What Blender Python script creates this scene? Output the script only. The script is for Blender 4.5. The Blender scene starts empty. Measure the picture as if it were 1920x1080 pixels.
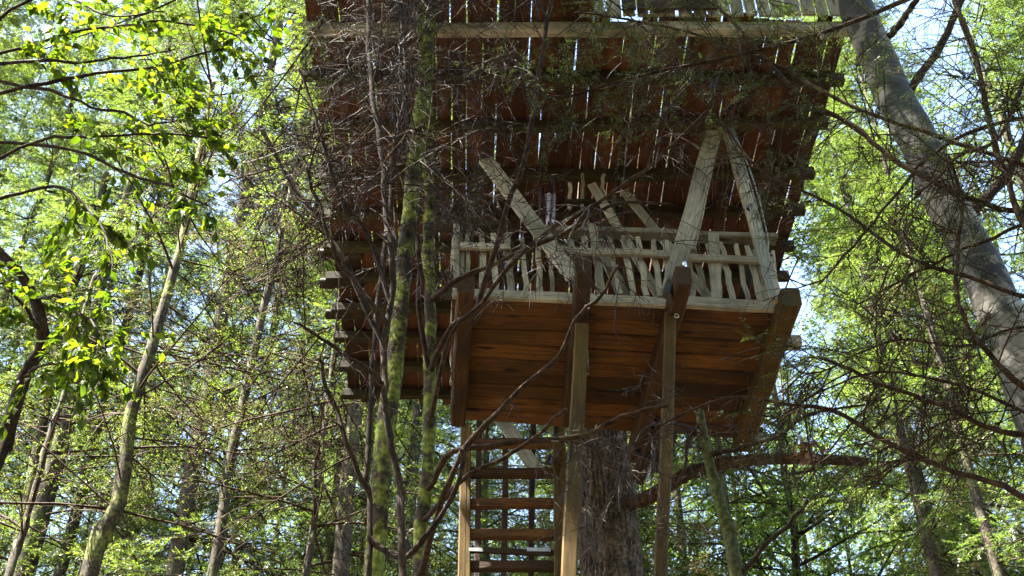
import bpy, bmesh, math, random
import numpy as np
from mathutils import Vector, Matrix, noise

R = math.radians
C = bpy.context.scene
col = C.collection
rng = np.random.default_rng(7)
rnd = random.Random(11)

# ------------------------------------------------------------------ camera, sky, sun, exposure
F_PX, PITCH, CAM_Z = 2300.0, 40.0, 1.6
cam_data = bpy.data.cameras.new('camera')
cam_data.sensor_width = 36.0
cam_data.lens = F_PX / 1920.0 * 36.0
cam_data.clip_start = 0.05
cam_data.clip_end = 2000.0
cam = bpy.data.objects.new('camera', cam_data)
cam.location = (0, 0, CAM_Z)
cam.rotation_euler = (R(90 + PITCH), 0, 0)
col.objects.link(cam)
C.camera = cam

SUN_EL, SUN_AZ = 60.0, 256.0        # azimuth from +Y clockwise, the direction the sun stands in
world = bpy.data.worlds.new('World')
C.world = world
world.use_nodes = True
wn = world.node_tree
bg = wn.nodes['Background']
sky = wn.nodes.new('ShaderNodeTexSky')
sky.sky_type = 'NISHITA'
sky.sun_disc = False
sky.sun_elevation = R(SUN_EL)
sky.sun_rotation = R(SUN_AZ)
sky.air_density = 1.0
sky.dust_density = 1.5
sky.ozone_density = 1.0
wn.links.new(sky.outputs[0], bg.inputs[0])
bg.inputs[1].default_value = 0.07

sun_data = bpy.data.lights.new('sun', 'SUN')
sun_data.energy = 5.0
sun_data.angle = R(0.5)
sun_data.color = (1.0, 0.95, 0.86)
sun = bpy.data.objects.new('sun', sun_data)
sd = Vector((math.sin(R(SUN_AZ)) * math.cos(R(SUN_EL)), math.cos(R(SUN_AZ)) * math.cos(R(SUN_EL)), math.sin(R(SUN_EL))))
sun.rotation_euler = sd.to_track_quat('Z', 'Y').to_euler()
sun.location = (0, -5, 30)
col.objects.link(sun)

C.view_settings.view_transform = 'Standard'
C.view_settings.look = 'None'
C.view_settings.exposure = 3.85
C.view_settings.gamma = 1.0
C.view_settings.use_curve_mapping = False
C.render.engine = 'CYCLES'
C.cycles.max_bounces = 8
C.cycles.diffuse_bounces = 4
C.cycles.transmission_bounces = 6
C.cycles.transparent_max_bounces = 4

# ------------------------------------------------------------------ photograph -> place helpers
CP, SP = math.cos(R(PITCH)), math.sin(R(PITCH))
CAM = Vector((0, 0, CAM_Z))


def ray(px, py):
    dx, dy = (px - 960.0) / F_PX, (540.0 - py) / F_PX
    return Vector((dx, CP - dy * SP, SP + dy * CP))


def at_y(px, py, Y):
    d = ray(px, py)
    return CAM + d * (Y / d.y)


def at_z(px, py, z):
    d = ray(px, py)
    return CAM + d * ((z - CAM_Z) / d.z)


ROOF_Y0, ROOF_Z0, ROOF_S = 7.33, CAM_Z + 8.02, math.tan(R(4.0))


def roof_z(Y):
    return ROOF_Z0 - ROOF_S * (Y - ROOF_Y0)


def at_roof(px, py, drop=0.0):
    d = ray(px, py)
    # CAM_Z + t dz = Z0 - S (t dy - Y0) - drop
    t = (ROOF_Z0 - drop + ROOF_S * ROOF_Y0 - CAM_Z) / (d.z + ROOF_S * d.y)
    return CAM + d * t


def px_size(p, px):
    """metres that PX pixels of the 1920 wide photograph cover at point P"""
    depth = (p - CAM).dot(Vector((0, CP, SP)))
    return px * depth / F_PX


# ------------------------------------------------------------------ materials
def new_mat(name):
    m = bpy.data.materials.new(name)
    m.use_nodes = True
    nt = m.node_tree
    for n in list(nt.nodes):
        nt.nodes.remove(n)
    out = nt.nodes.new('ShaderNodeOutputMaterial')
    return m, nt, out


def N(nt, kind, **kw):
    n = nt.nodes.new(kind)
    for k, v in kw.items():
        if k.startswith('i_'):
            n.inputs[k[2:]].default_value = v
        else:
            setattr(n, k, v)
    return n


def ramp(nt, fac, stops):
    r = nt.nodes.new('ShaderNodeValToRGB')
    el = r.color_ramp.elements
    while len(el) > 1:
        el.remove(el[-1])
    el[0].position = stops[0][0]
    el[0].color = (*stops[0][1], 1)
    for p, c in stops[1:]:
        e = el.new(p)
        e.color = (c[0], c[1], c[2], 1)
    nt.links.new(fac, r.inputs[0])
    return r.outputs[0]


def mixc(nt, fac, a, b, mode='MIX'):
    m = nt.nodes.new('ShaderNodeMix')
    m.data_type = 'RGBA'
    m.blend_type = mode
    if isinstance(fac, float):
        m.inputs[0].default_value = fac
    else:
        nt.links.new(fac, m.inputs[0])
    for s, v in ((6, a), (7, b)):
        if isinstance(v, tuple):
            m.inputs[s].default_value = (*v, 1)
        else:
            nt.links.new(v, m.inputs[s])
    return m.outputs[2]


def math_n(nt, op, a, b=None):
    m = nt.nodes.new('ShaderNodeMath')
    m.operation = op
    for i, v in enumerate((a, b)):
        if v is None:
            continue
        if isinstance(v, (int, float)):
            m.inputs[i].default_value = v
        else:
            nt.links.new(v, m.inputs[i])
    return m.outputs[0]


def wood_mat(name, dark, light, knot, moss, moss_amt, rough=0.75, vary=0.5):
    """planed or weathered timber, grain along the object's X"""
    m, nt, out = new_mat(name)
    tc = N(nt, 'ShaderNodeTexCoord')
    oi = N(nt, 'ShaderNodeObjectInfo')
    off = N(nt, 'ShaderNodeVectorMath', operation='SCALE')
    nt.links.new(oi.outputs['Random'], off.inputs['Scale'])
    off.inputs[0].default_value = (37.0, 19.0, 53.0)
    add = N(nt, 'ShaderNodeVectorMath', operation='ADD')
    nt.links.new(tc.outputs['Object'], add.inputs[0])
    nt.links.new(off.outputs[0], add.inputs[1])
    mp = N(nt, 'ShaderNodeMapping')
    mp.inputs['Scale'].default_value = (1.1, 20, 20)
    nt.links.new(add.outputs[0], mp.inputs[0])
    n1 = N(nt, 'ShaderNodeTexNoise', i_Scale=2.2, i_Detail=6.0, i_Roughness=0.62, i_Distortion=1.4)
    nt.links.new(mp.outputs[0], n1.inputs['Vector'])
    grain = ramp(nt, n1.outputs[0], [(0.3, dark), (0.5, tuple((a + b) / 2 for a, b in zip(dark, light))), (0.72, light)])
    # knots
    mk = N(nt, 'ShaderNodeMapping')
    mk.inputs['Scale'].default_value = (1.6, 5.5, 5.5)
    nt.links.new(add.outputs[0], mk.inputs[0])
    vk = N(nt, 'ShaderNodeTexVoronoi', i_Scale=1.3)
    nt.links.new(mk.outputs[0], vk.inputs['Vector'])
    kf = ramp(nt, vk.outputs['Distance'], [(0.09, (1, 1, 1)), (0.21, (0, 0, 0))])
    c = mixc(nt, kf, grain, knot)
    # board to board tone
    tone = ramp(nt, oi.outputs['Random'], [(0.0, (1 - vary, 1 - vary, 1 - vary * 1.05)), (0.5, (0.9, 0.88, 0.86)), (1.0, (1.25, 1.2, 1.15))])
    c = mixc(nt, 1.0, c, tone, 'MULTIPLY')
    ns = N(nt, 'ShaderNodeTexNoise', i_Scale=1.4, i_Detail=4.0, i_Roughness=0.6)
    nt.links.new(add.outputs[0], ns.inputs['Vector'])
    c = mixc(nt, 0.8, c, ramp(nt, ns.outputs[0], [(0.36, (0.38, 0.36, 0.34)), (0.52, (1, 1, 1)), (0.66, (1.35, 1.3, 1.2))]), 'MULTIPLY')
    # weather blotches and algae
    n2 = N(nt, 'ShaderNodeTexNoise', i_Scale=3.1, i_Detail=5.0, i_Roughness=0.7)
    nt.links.new(add.outputs[0], n2.inputs['Vector'])
    mf = ramp(nt, n2.outputs[0], [(0.62 - 0.25 * moss_amt, (0, 0, 0)), (0.80 - 0.2 * moss_amt, (1, 1, 1))])
    mf2 = math_n(nt, 'MULTIPLY', mf, min(1.0, 0.35 + moss_amt * 0.6))
    c = mixc(nt, mf2, c, moss)
    b = N(nt, 'ShaderNodeBsdfPrincipled', i_Roughness=rough)
    b.inputs['Specular IOR Level'].default_value = 0.25
    nt.links.new(c, b.inputs['Base Color'])
    bp = N(nt, 'ShaderNodeBump', i_Strength=0.45, i_Distance=0.006)
    nt.links.new(n1.outputs[0], bp.inputs['Height'])
    nt.links.new(bp.outputs[0], b.inputs['Normal'])
    nt.links.new(b.outputs[0], out.inputs[0])
    return m


M = {}
M['warm'] = wood_mat('warm_plank_wood', (0.022, 0.0088, 0.0016), (0.13, 0.056, 0.0105), (0.0074, 0.0031, 0.0012), (0.0310, 0.0198, 0.0062), 0.25, 0.75, 0.6)
M['roofwood'] = wood_mat('roof_board_wood', (0.024, 0.008, 0.0024), (0.115, 0.040, 0.0115), (0.0087, 0.0037, 0.0025), (0.0403, 0.0236, 0.0124), 0.3, 0.75, 0.68)
M['grey'] = wood_mat('weathered_grey_wood', (0.18, 0.162, 0.118), (0.42, 0.385, 0.30), (0.0504, 0.0396, 0.0252), (0.0828, 0.0864, 0.0324), 0.45, 0.85, 0.3)
M['olive'] = wood_mat('algae_stained_wood', (0.016, 0.011, 0.004), (0.046, 0.033, 0.012), (0.009, 0.006, 0.003), (0.03, 0.034, 0.008), 0.6, 0.85, 0.35)
M['post'] = wood_mat('post_wood', (0.036, 0.021, 0.004), (0.115, 0.07, 0.014), (0.02, 0.011, 0.003), (0.05, 0.045, 0.010), 0.4, 0.8, 0.25)
M['beam'] = wood_mat('dark_beam_wood', (0.0174, 0.0081, 0.0031), (0.0558, 0.0260, 0.0087), (0.0074, 0.0037, 0.0019), (0.0310, 0.0248, 0.0093), 0.3)


def bark_mat(name, dark, light, patch, patch_lo, patch_hi, scale=(6, 6, 1.6), bump=0.02, rough=0.9, patch_scale=1.7):
    m, nt, out = new_mat(name)
    tc = N(nt, 'ShaderNodeTexCoord')
    oi = N(nt, 'ShaderNodeObjectInfo')
    off = N(nt, 'ShaderNodeVectorMath', operation='SCALE')
    nt.links.new(oi.outputs['Random'], off.inputs['Scale'])
    off.inputs[0].default_value = (31.0, 17.0, 43.0)
    add = N(nt, 'ShaderNodeVectorMath', operation='ADD')
    nt.links.new(tc.outputs['Object'], add.inputs[0])
    nt.links.new(off.outputs[0], add.inputs[1])
    mp = N(nt, 'ShaderNodeMapping')
    mp.inputs['Scale'].default_value = scale
    nt.links.new(add.outputs[0], mp.inputs[0])
    n0 = N(nt, 'ShaderNodeTexNoise', i_Scale=3.0, i_Detail=6.0, i_Roughness=0.65)
    nt.links.new(mp.outputs[0], n0.inputs['Vector'])
    c = ramp(nt, n0.outputs[0], [(0.32, dark), (0.7, light)])
    n2 = N(nt, 'ShaderNodeTexNoise', i_Scale=patch_scale, i_Detail=7.0, i_Roughness=0.6)
    nt.links.new(add.outputs[0], n2.inputs['Vector'])
    pf = ramp(nt, n2.outputs[0], [(patch_lo, (0, 0, 0)), (patch_hi, (1, 1, 1))])
    c = mixc(nt, pf, c, patch)
    n3 = N(nt, 'ShaderNodeTexNoise', i_Scale=34.0, i_Detail=4.0)
    nt.links.new(add.outputs[0], n3.inputs['Vector'])
    c = mixc(nt, 0.8, c, ramp(nt, n3.outputs[0], [(0.35, (0.25, 0.25, 0.25)), (0.65, (1.5, 1.5, 1.5))]), 'MULTIPLY')
    b = N(nt, 'ShaderNodeBsdfPrincipled', i_Roughness=rough)
    b.inputs['Specular IOR Level'].default_value = 0.2
    nt.links.new(c, b.inputs['Base Color'])
    bp = N(nt, 'ShaderNodeBump', i_Strength=0.8, i_Distance=bump)
    nt.links.new(n0.outputs[0], bp.inputs['Height'])
    nt.links.new(bp.outputs[0], b.inputs['Normal'])
    nt.links.new(b.outputs[0], out.inputs[0])
    return m


M['bark_fir'] = bark_mat('furrowed_fir_bark', (0.018, 0.012, 0.0075), (0.125, 0.094, 0.062), (0.0595, 0.0595, 0.0385), 0.56, 0.75, (5, 5, 2), 0.02)
M['bark_dark'] = bark_mat('dark_bark', (0.0126, 0.0070, 0.0035), (0.0420, 0.0252, 0.0133), (0.0490, 0.0525, 0.0175), 0.60, 0.78, (7, 7, 2), 0.008)
M['bark_far'] = bark_mat('far_trunk_bark', (0.0245, 0.0189, 0.0140), (0.0840, 0.0665, 0.0455), (0.0910, 0.1050, 0.0350), 0.52, 0.72, (7, 7, 2), 0.01)
M['bark_moss'] = bark_mat('mossy_bark', (0.0154, 0.0112, 0.0063), (0.0595, 0.0434, 0.0252), (0.12, 0.135, 0.022), 0.46, 0.53, (9, 9, 3), 0.03, 0.95, 6.5)
M['bark_lichen'] = bark_mat('lichen_bark', (0.0210, 0.0161, 0.0098), (0.0770, 0.0630, 0.0385), (0.1120, 0.1190, 0.0315), 0.46, 0.56, (9, 9, 2), 0.03, 0.95, 3.4)
M['bark_sapling'] = bark_mat('green_sapling_bark', (0.0315, 0.0294, 0.0091), (0.0770, 0.0700, 0.0245), (0.0560, 0.0630, 0.0140), 0.45, 0.65, (9, 9, 3), 0.006)
M['twig'] = bark_mat('dead_twig_bark', (0.010, 0.005, 0.002), (0.042, 0.024, 0.012), (0.36, 0.32, 0.25), 0.585, 0.66, (9, 9, 9), 0.003, 0.65, 6.0)  # pale patches: lichen, plus sunlit specks painted into the colour
M['limb'] = bark_mat('brown_limb_bark', (0.014, 0.007, 0.003), (0.055, 0.029, 0.013), (0.12, 0.10, 0.045), 0.58, 0.74, (9, 9, 5), 0.006)


def birch_mat():
    m, nt, out = new_mat('pale_beech_bark')
    tc = N(nt, 'ShaderNodeTexCoord')
    n1 = N(nt, 'ShaderNodeTexNoise', i_Scale=2.6, i_Detail=6.0, i_Roughness=0.56, i_Distortion=0.5)
    nt.links.new(tc.outputs['Object'], n1.inputs['Vector'])
    c = ramp(nt, n1.outputs[0], [(0.38, (0.005, 0.004, 0.002)), (0.485, (0.014, 0.011, 0.006)), (0.505, (0.10, 0.09, 0.068)), (0.64, (0.22, 0.20, 0.16))])
    n2 = N(nt, 'ShaderNodeTexNoise', i_Scale=1.9, i_Detail=6.0, i_Roughness=0.6)
    nt.links.new(tc.outputs['Object'], n2.inputs['Vector'])
    c = mixc(nt, ramp(nt, n2.outputs[0], [(0.49, (0, 0, 0)), (0.54, (1, 1, 1))]), c, (0.012, 0.0135, 0.0035))
    mp = N(nt, 'ShaderNodeMapping')
    mp.inputs['Scale'].default_value = (3.0, 3.0, 26.0)
    nt.links.new(tc.outputs['Object'], mp.inputs[0])
    n3 = N(nt, 'ShaderNodeTexNoise', i_Scale=2.0, i_Detail=3.0)
    nt.links.new(mp.outputs[0], n3.inputs['Vector'])
    c = mixc(nt, ramp(nt, n3.outputs[0], [(0.60, (0, 0, 0)), (0.66, (0.8, 0.8, 0.8))]), c, (0.07, 0.055, 0.04))
    b = N(nt, 'ShaderNodeBsdfPrincipled', i_Roughness=0.8)
    nt.links.new(c, b.inputs['Base Color'])
    bp = N(nt, 'ShaderNodeBump', i_Strength=0.6, i_Distance=0.012)
    nt.links.new(n1.outputs[0], bp.inputs['Height'])
    nt.links.new(bp.outputs[0], b.inputs['Normal'])
    nt.links.new(b.outputs[0], out.inputs[0])
    return m


M['bark_birch'] = birch_mat()


def leaf_mat(name, stops, trans_gain=(1.6, 1.9, 0.5), trans=0.5, gloss=0.06):
    m, nt, out = new_mat(name)
    g = N(nt, 'ShaderNodeNewGeometry')
    oi = N(nt, 'ShaderNodeObjectInfo')
    s = math_n(nt, 'FRACT', math_n(nt, 'ADD', g.outputs['Random Per Island'], oi.outputs['Random']))
    c = ramp(nt, s, stops)
    tree = ramp(nt, oi.outputs['Random'], [(0, (0.78, 0.85, 0.85)), (1, (1.2, 1.12, 0.95))])
    c = mixc(nt, 1.0, c, tree, 'MULTIPLY')
    d = N(nt, 'ShaderNodeBsdfDiffuse')
    t = N(nt, 'ShaderNodeBsdfTranslucent')
    nt.links.new(c, d.inputs[0])
    tcol = mixc(nt, 1.0, c, trans_gain, 'MULTIPLY')
    nt.links.new(tcol, t.inputs[0])
    mx = N(nt, 'ShaderNodeMixShader')
    mx.inputs[0].default_value = trans
    nt.links.new(d.outputs[0], mx.inputs[1])
    nt.links.new(t.outputs[0], mx.inputs[2])
    gl = N(nt, 'ShaderNodeBsdfGlossy', i_Roughness=0.45)
    mx2 = N(nt, 'ShaderNodeMixShader')
    mx2.inputs[0].default_value = gloss
    nt.links.new(mx.outputs[0], mx2.inputs[1])
    nt.links.new(gl.outputs[0], mx2.inputs[2])
    nt.links.new(mx2.outputs[0], out.inputs[0])
    return m


M['needle'] = leaf_mat('spruce_needles', [(0, (0.027, 0.043, 0.013)), (0.5, (0.064, 0.09, 0.022)), (0.85, (0.12, 0.15, 0.033)), (1, (0.19, 0.17, 0.075))], (1.8, 2.1, 0.85), 0.5)
M['needle_shaded'] = leaf_mat('shaded_hemlock_needles', [(0, (0.02, 0.036, 0.012)), (0.6, (0.04, 0.06, 0.018)), (1, (0.08, 0.09, 0.03))], (1.7, 1.8, 0.6), 0.4)  # darker than the other needles: shade on the boughs put into the colour
M['moss'] = leaf_mat('yellow_green_moss', [(0, (0.055, 0.062, 0.008)), (0.6, (0.11, 0.125, 0.016)), (1, (0.18, 0.19, 0.035))], (1.5, 1.6, 0.6), 0.3, 0.0)
M['needle_dry'] = leaf_mat('drying_needles', [(0, (0.06, 0.07, 0.03)), (0.5, (0.12, 0.11, 0.055)), (1, (0.22, 0.17, 0.10))], (1.3, 1.3, 0.7), 0.35)
M['leaf'] = leaf_mat('broadleaf_green', [(0, (0.04, 0.075, 0.016)), (0.5, (0.08, 0.125, 0.027)), (1, (0.16, 0.19, 0.055))], (1.75, 2.1, 0.8), 0.55)
M['leaf_near'] = leaf_mat('near_leaf_green', [(0, (0.018, 0.038, 0.006)), (0.6, (0.042, 0.070, 0.010)), (1, (0.105, 0.13, 0.018))], (2.3, 2.3, 0.5), 0.55, 0.02)


def simple(name, c, rough=0.6, metal=0.0):
    m, nt, out = new_mat(name)
    tc = N(nt, 'ShaderNodeTexCoord')
    n = N(nt, 'ShaderNodeTexNoise', i_Scale=25.0, i_Detail=4.0)
    nt.links.new(tc.outputs['Object'], n.inputs['Vector'])
    cc = mixc(nt, 0.5, c, ramp(nt, n.outputs[0], [(0.3, tuple(v * 0.6 for v in c)), (0.7, tuple(min(1, v * 1.3) for v in c))]))
    b = N(nt, 'ShaderNodeBsdfPrincipled', i_Roughness=rough, i_Metallic=metal)
    nt.links.new(cc, b.inputs['Base Color'])
    nt.links.new(b.outputs[0], out.inputs[0])
    return m


M['steel'] = simple('galvanised_steel', (0.62, 0.62, 0.6), 0.35, 0.9)
M['black'] = simple('black_iron', (0.03, 0.03, 0.03), 0.5, 0.3)
M['rope'] = simple('grey_green_cord', (0.20, 0.23, 0.21), 0.85)
M['cloth_pale'] = simple('pale_lilac_cloth', (0.36, 0.34, 0.42), 0.9)
M['cloth_red'] = simple('maroon_cloth', (0.045, 0.008, 0.012), 0.9)
M['leaf_dead'] = leaf_mat('dead_leaf_brown', [(0, (0.10, 0.05, 0.025)), (1, (0.24, 0.14, 0.08))], (1, 0.9, 0.7), 0.3)
M['torn'] = simple('torn_pale_wood', (0.42, 0.33, 0.2), 0.9)


def ground_mat():
    m, nt, out = new_mat('forest_floor')
    tc = N(nt, 'ShaderNodeTexCoord')
    n = N(nt, 'ShaderNodeTexNoise', i_Scale=1.2, i_Detail=8.0, i_Roughness=0.7)
    nt.links.new(tc.outputs['Object'], n.inputs['Vector'])
    c = ramp(nt, n.outputs[0], [(0.35, (0.03, 0.02, 0.011)), (0.5, (0.06, 0.042, 0.025)), (0.65, (0.035, 0.045, 0.014))])
    b = N(nt, 'ShaderNodeBsdfPrincipled', i_Roughness=0.95)
    nt.links.new(c, b.inputs['Base Color'])
    nt.links.new(b.outputs[0], out.inputs[0])
    return m


M['ground'] = ground_mat()

# ------------------------------------------------------------------ object helpers
BASE = {}


def tag(o, label=None, cat=None, group=None, kind=None):
    if label:
        o['label'] = label
    if cat:
        o['category'] = cat
    if group:
        o['group'] = group
    if kind:
        o['kind'] = kind
    return o


def thing(name, label, cat, loc, group=None):
    o = bpy.data.objects.new(name, None)
    o.empty_display_size = 0.2
    o.location = loc
    col.objects.link(o)
    BASE[o] = Vector(loc)
    return tag(o, label, cat, group)


def holder(name, parent):
    """a part that only gathers its sub-parts"""
    o = bpy.data.objects.new(name, None)
    o.empty_display_size = 0.1
    col.objects.link(o)
    o.parent = parent
    BASE[o] = BASE[parent]
    return o


def link(name, me, parent=None, mw=None):
    """link ME; MW is its place in the world, parents are never turned"""
    o = bpy.data.objects.new(name, me)
    col.objects.link(o)
    b = Vector((0, 0, 0))
    if parent is not None:
        o.parent = parent
        b = BASE[parent]
    mw = mw if mw is not None else Matrix.Identity(4)
    BASE[o] = mw.translation.copy() if parent is None else mw.translation.copy()
    o.matrix_local = Matrix.Translation(-b) @ mw
    return o


class Geo:
    """collects quads and triangles as arrays, builds one mesh"""

    def __init__(self):
        self.v, self.q, self.t, self.n = [], [], [], 0

    def quads(self, V, Q):
        self.v.append(np.asarray(V, float).reshape(-1, 3))
        self.q.append(np.asarray(Q, np.int64).reshape(-1, 4) + self.n)
        self.n += len(self.v[-1])

    def tris(self, V, T):
        self.v.append(np.asarray(V, float).reshape(-1, 3))
        self.t.append(np.asarray(T, np.int64).reshape(-1, 3) + self.n)
        self.n += len(self.v[-1])

    def mesh(self, name, mat, base=(0, 0, 0), smooth=False):
        me = bpy.data.meshes.new(name)
        V = np.concatenate(self.v) - np.array(base)
        Q = np.concatenate(self.q) if self.q else np.zeros((0, 4), np.int64)
        T = np.concatenate(self.t) if self.t else np.zeros((0, 3), np.int64)
        me.vertices.add(len(V))
        me.vertices.foreach_set('co', V.astype(np.float32).ravel())
        me.loops.add(Q.size + T.size)
        me.loops.foreach_set('vertex_index', np.concatenate([Q.ravel(), T.ravel()]).astype(np.int32))
        me.polygons.add(len(Q) + len(T))
        st = np.concatenate([np.arange(len(Q)) * 4, len(Q) * 4 + np.arange(len(T)) * 3]).astype(np.int32)
        me.polygons.foreach_set('loop_start', st)
        me.polygons.foreach_set('use_smooth', np.full(len(Q) + len(T), smooth))
        me.update(calc_edges=True)
        me.validate()
        me.materials.append(mat)
        return me


def batch_tubes(P, Rad, k=4, geo=None, caps=True):
    """P (B,N,3) centre lines, Rad (B,N) radii"""
    geo = geo or Geo()
    P = np.asarray(P, float)
    Rad = np.asarray(Rad, float)
    B, Np, _ = P.shape
    T = np.gradient(P, axis=1)
    T /= np.linalg.norm(T, axis=2, keepdims=True) + 1e-9
    mean = P[:, -1] - P[:, 0]
    ref = np.where(np.abs(mean[:, 2:3]) > 0.75 * np.linalg.norm(mean, axis=1, keepdims=True), np.array([[1.0, 0, 0]]), np.array([[0, 0, 1.0]]))
    U = np.cross(T, ref[:, None, :])
    U /= np.linalg.norm(U, axis=2, keepdims=True) + 1e-9
    W = np.cross(T, U)
    a = np.arange(k) / k * 2 * np.pi
    V = P[:, :, None, :] + Rad[:, :, None, None] * (np.cos(a)[None, None, :, None] * U[:, :, None, :] + np.sin(a)[None, None, :, None] * W[:, :, None, :])
    idx = np.arange(B * Np * k).reshape(B, Np, k)
    q = np.stack([idx[:, :-1, :], np.roll(idx, -1, 2)[:, :-1, :], np.roll(idx, -1, 2)[:, 1:, :], idx[:, 1:, :]], -1)
    geo.quads(V, q)
    return geo


def smooth_line(pts, n, jit=0.0):
    """Catmull-Rom through PTS, N samples, jitter JIT metres"""
    P = np.array([list(p) for p in pts], float)
    if len(P) == 2:
        P = np.vstack([P[0], (P[0] + P[1]) / 2, P[1]])
    P = np.vstack([2 * P[0] - P[1], P, 2 * P[-1] - P[-2]])
    seg = len(P) - 3
    u = np.linspace(0, seg - 1e-6, n)
    i = u.astype(int)
    f = (u - i)[:, None]
    a, b, c, d = P[i], P[i + 1], P[i + 2], P[i + 3]
    out = 0.5 * (2 * b + (c - a) * f + (2 * a - 5 * b + 4 * c - d) * f ** 2 + (3 * b - a - 3 * c + d) * f ** 3)
    if jit:
        j = rng.normal(0, jit, (n, 3))
        j = (j + np.roll(j, 1, 0) + np.roll(j, -1, 0)) / 2
        j[0] = 0
        out = out + j
    return out


def limb_mesh(name, line, r0, r1, mat, base, k=9, power=1.0, flare=0.0, knob=0.06):
    n = len(line)
    t = np.linspace(0, 1, n)
    rad = r1 + (r0 - r1) * (1 - t) ** power
    rad = rad * (1 + knob * rng.normal(0, 1, n))
    if flare:
        s = np.concatenate([[0], np.cumsum(np.linalg.norm(np.diff(line, axis=0), axis=1))])
        rad = rad * (1 + flare * np.exp(-s / 0.35))
    g = batch_tubes(line[None], rad[None], k)
    # closed tip
    V = g.v[-1]
    ring = V[-k:]
    g.tris(np.vstack([ring, ring.mean(0)[None] + (line[-1] - line[-2]) * 0.3]), [[i, (i + 1) % k, k] for i in range(k)])
    V0 = V[:k]
    g.tris(np.vstack([V0, V0.mean(0)[None]]), [[(i + 1) % k, i, k] for i in range(k)])
    return g.mesh(name, mat, base, True)


def grow(P, nper, l0, l1, a0, a1, droop, wig, npts, t0=0.1, t1=1.0, taper=0.5, flat=0.0):
    """children of the curves P (B,N,3): returns (B*nper, npts, 3)"""
    B, Np, _ = P.shape
    t = rng.uniform(t0, t1, (B, nper))
    u = t * (Np - 1)
    i = np.clip(u.astype(int), 0, Np - 2)
    f = (u - i)[..., None]
    bi = np.arange(B)[:, None]
    start = P[bi, i] * (1 - f) + P[bi, i + 1] * f
    tan = P[bi, i + 1] - P[bi, i]
    tan /= np.linalg.norm(tan, axis=-1, keepdims=True) + 1e-9
    rv = rng.normal(0, 1, (B, nper, 3))
    rv[..., 2] *= (1 - flat)
    rv -= tan * np.sum(rv * tan, -1, keepdims=True)
    rv /= np.linalg.norm(rv, axis=-1, keepdims=True) + 1e-9
    ang = R(1) * rng.uniform(a0, a1, (B, nper, 1))
    d = tan * np.cos(ang) + rv * np.sin(ang)
    L = rng.uniform(l0, l1, (B, nper, 1)) * (1 - taper * t[..., None])
    d = d.reshape(-1, 3)
    L = L.reshape(-1, 1)
    start = start.reshape(-1, 3)
    out = np.zeros((len(d), npts, 3))
    out[:, 0] = start
    cur = d.copy()
    for j in range(1, npts):
        cur = cur + rng.normal(0, wig, cur.shape) + np.array([0, 0, -droop]) / npts
        cur /= np.linalg.norm(cur, axis=1, keepdims=True)
        out[:, j] = out[:, j - 1] + cur * L / (npts - 1)
    return out


def rads(B, n, r0, r1):
    base = np.linspace(1, 0, n)[None]
    s = rng.uniform(0.7, 1.3, (B, 1))
    return (r1 + (r0 - r1) * base) * s


def strips(P, n, length, width, droop=0.15, spread=(35, 65), geo=None, t0=0.0, flat=0.8, twofold=False):
    """flat narrow leaves set along the curves P, both sides"""
    geo = geo or Geo()
    B, Np, _ = P.shape
    t = np.sort(rng.uniform(t0, 1, (B, n)), axis=1)
    u = t * (Np - 1)
    i = np.clip(u.astype(int), 0, Np - 2)
    f = (u - i)[..., None]
    bi = np.arange(B)[:, None]
    s = P[bi, i] * (1 - f) + P[bi, i + 1] * f
    tan = P[bi, i + 1] - P[bi, i]
    tan /= np.linalg.norm(tan, axis=-1, keepdims=True) + 1e-9
    up = np.zeros_like(tan)
    up[..., 2] = 1
    up = up + rng.normal(0, 1 - flat, up.shape)
    side = np.cross(tan, up)
    side /= np.linalg.norm(side, axis=-1, keepdims=True) + 1e-9
    sg = np.where((np.arange(n)[None, :, None] % 2) == 0, 1.0, -1.0)
    ang = R(1) * rng.uniform(*spread, (B, n, 1))
    d = tan * np.cos(ang) + side * sg * np.sin(ang)
    d[..., 2] -= droop
    d += rng.normal(0, 0.12, d.shape)
    d /= np.linalg.norm(d, axis=-1, keepdims=True)
    nrm = np.cross(d, side * sg + rng.normal(0, .3, d.shape))
    w = np.cross(d, np.cross(tan, side) + rng.normal(0, .5, d.shape))
    w /= np.linalg.norm(w, axis=-1, keepdims=True) + 1e-9
    L = length * rng.uniform(0.6, 1.25, (B, n, 1))
    W = width * rng.uniform(0.7, 1.3, (B, n, 1))
    s, d, w, L, W = (x.reshape(-1, x.shape[-1]) for x in (s, d, w, L, W))
    V = np.stack([s, s + d * L * 0.45 + w * W * 0.5, s + d * L, s + d * L * 0.45 - w * W * 0.5], 1)
    q = np.arange(len(s) * 4).reshape(-1, 4)
    geo.quads(V, q)
    return geo


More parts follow.
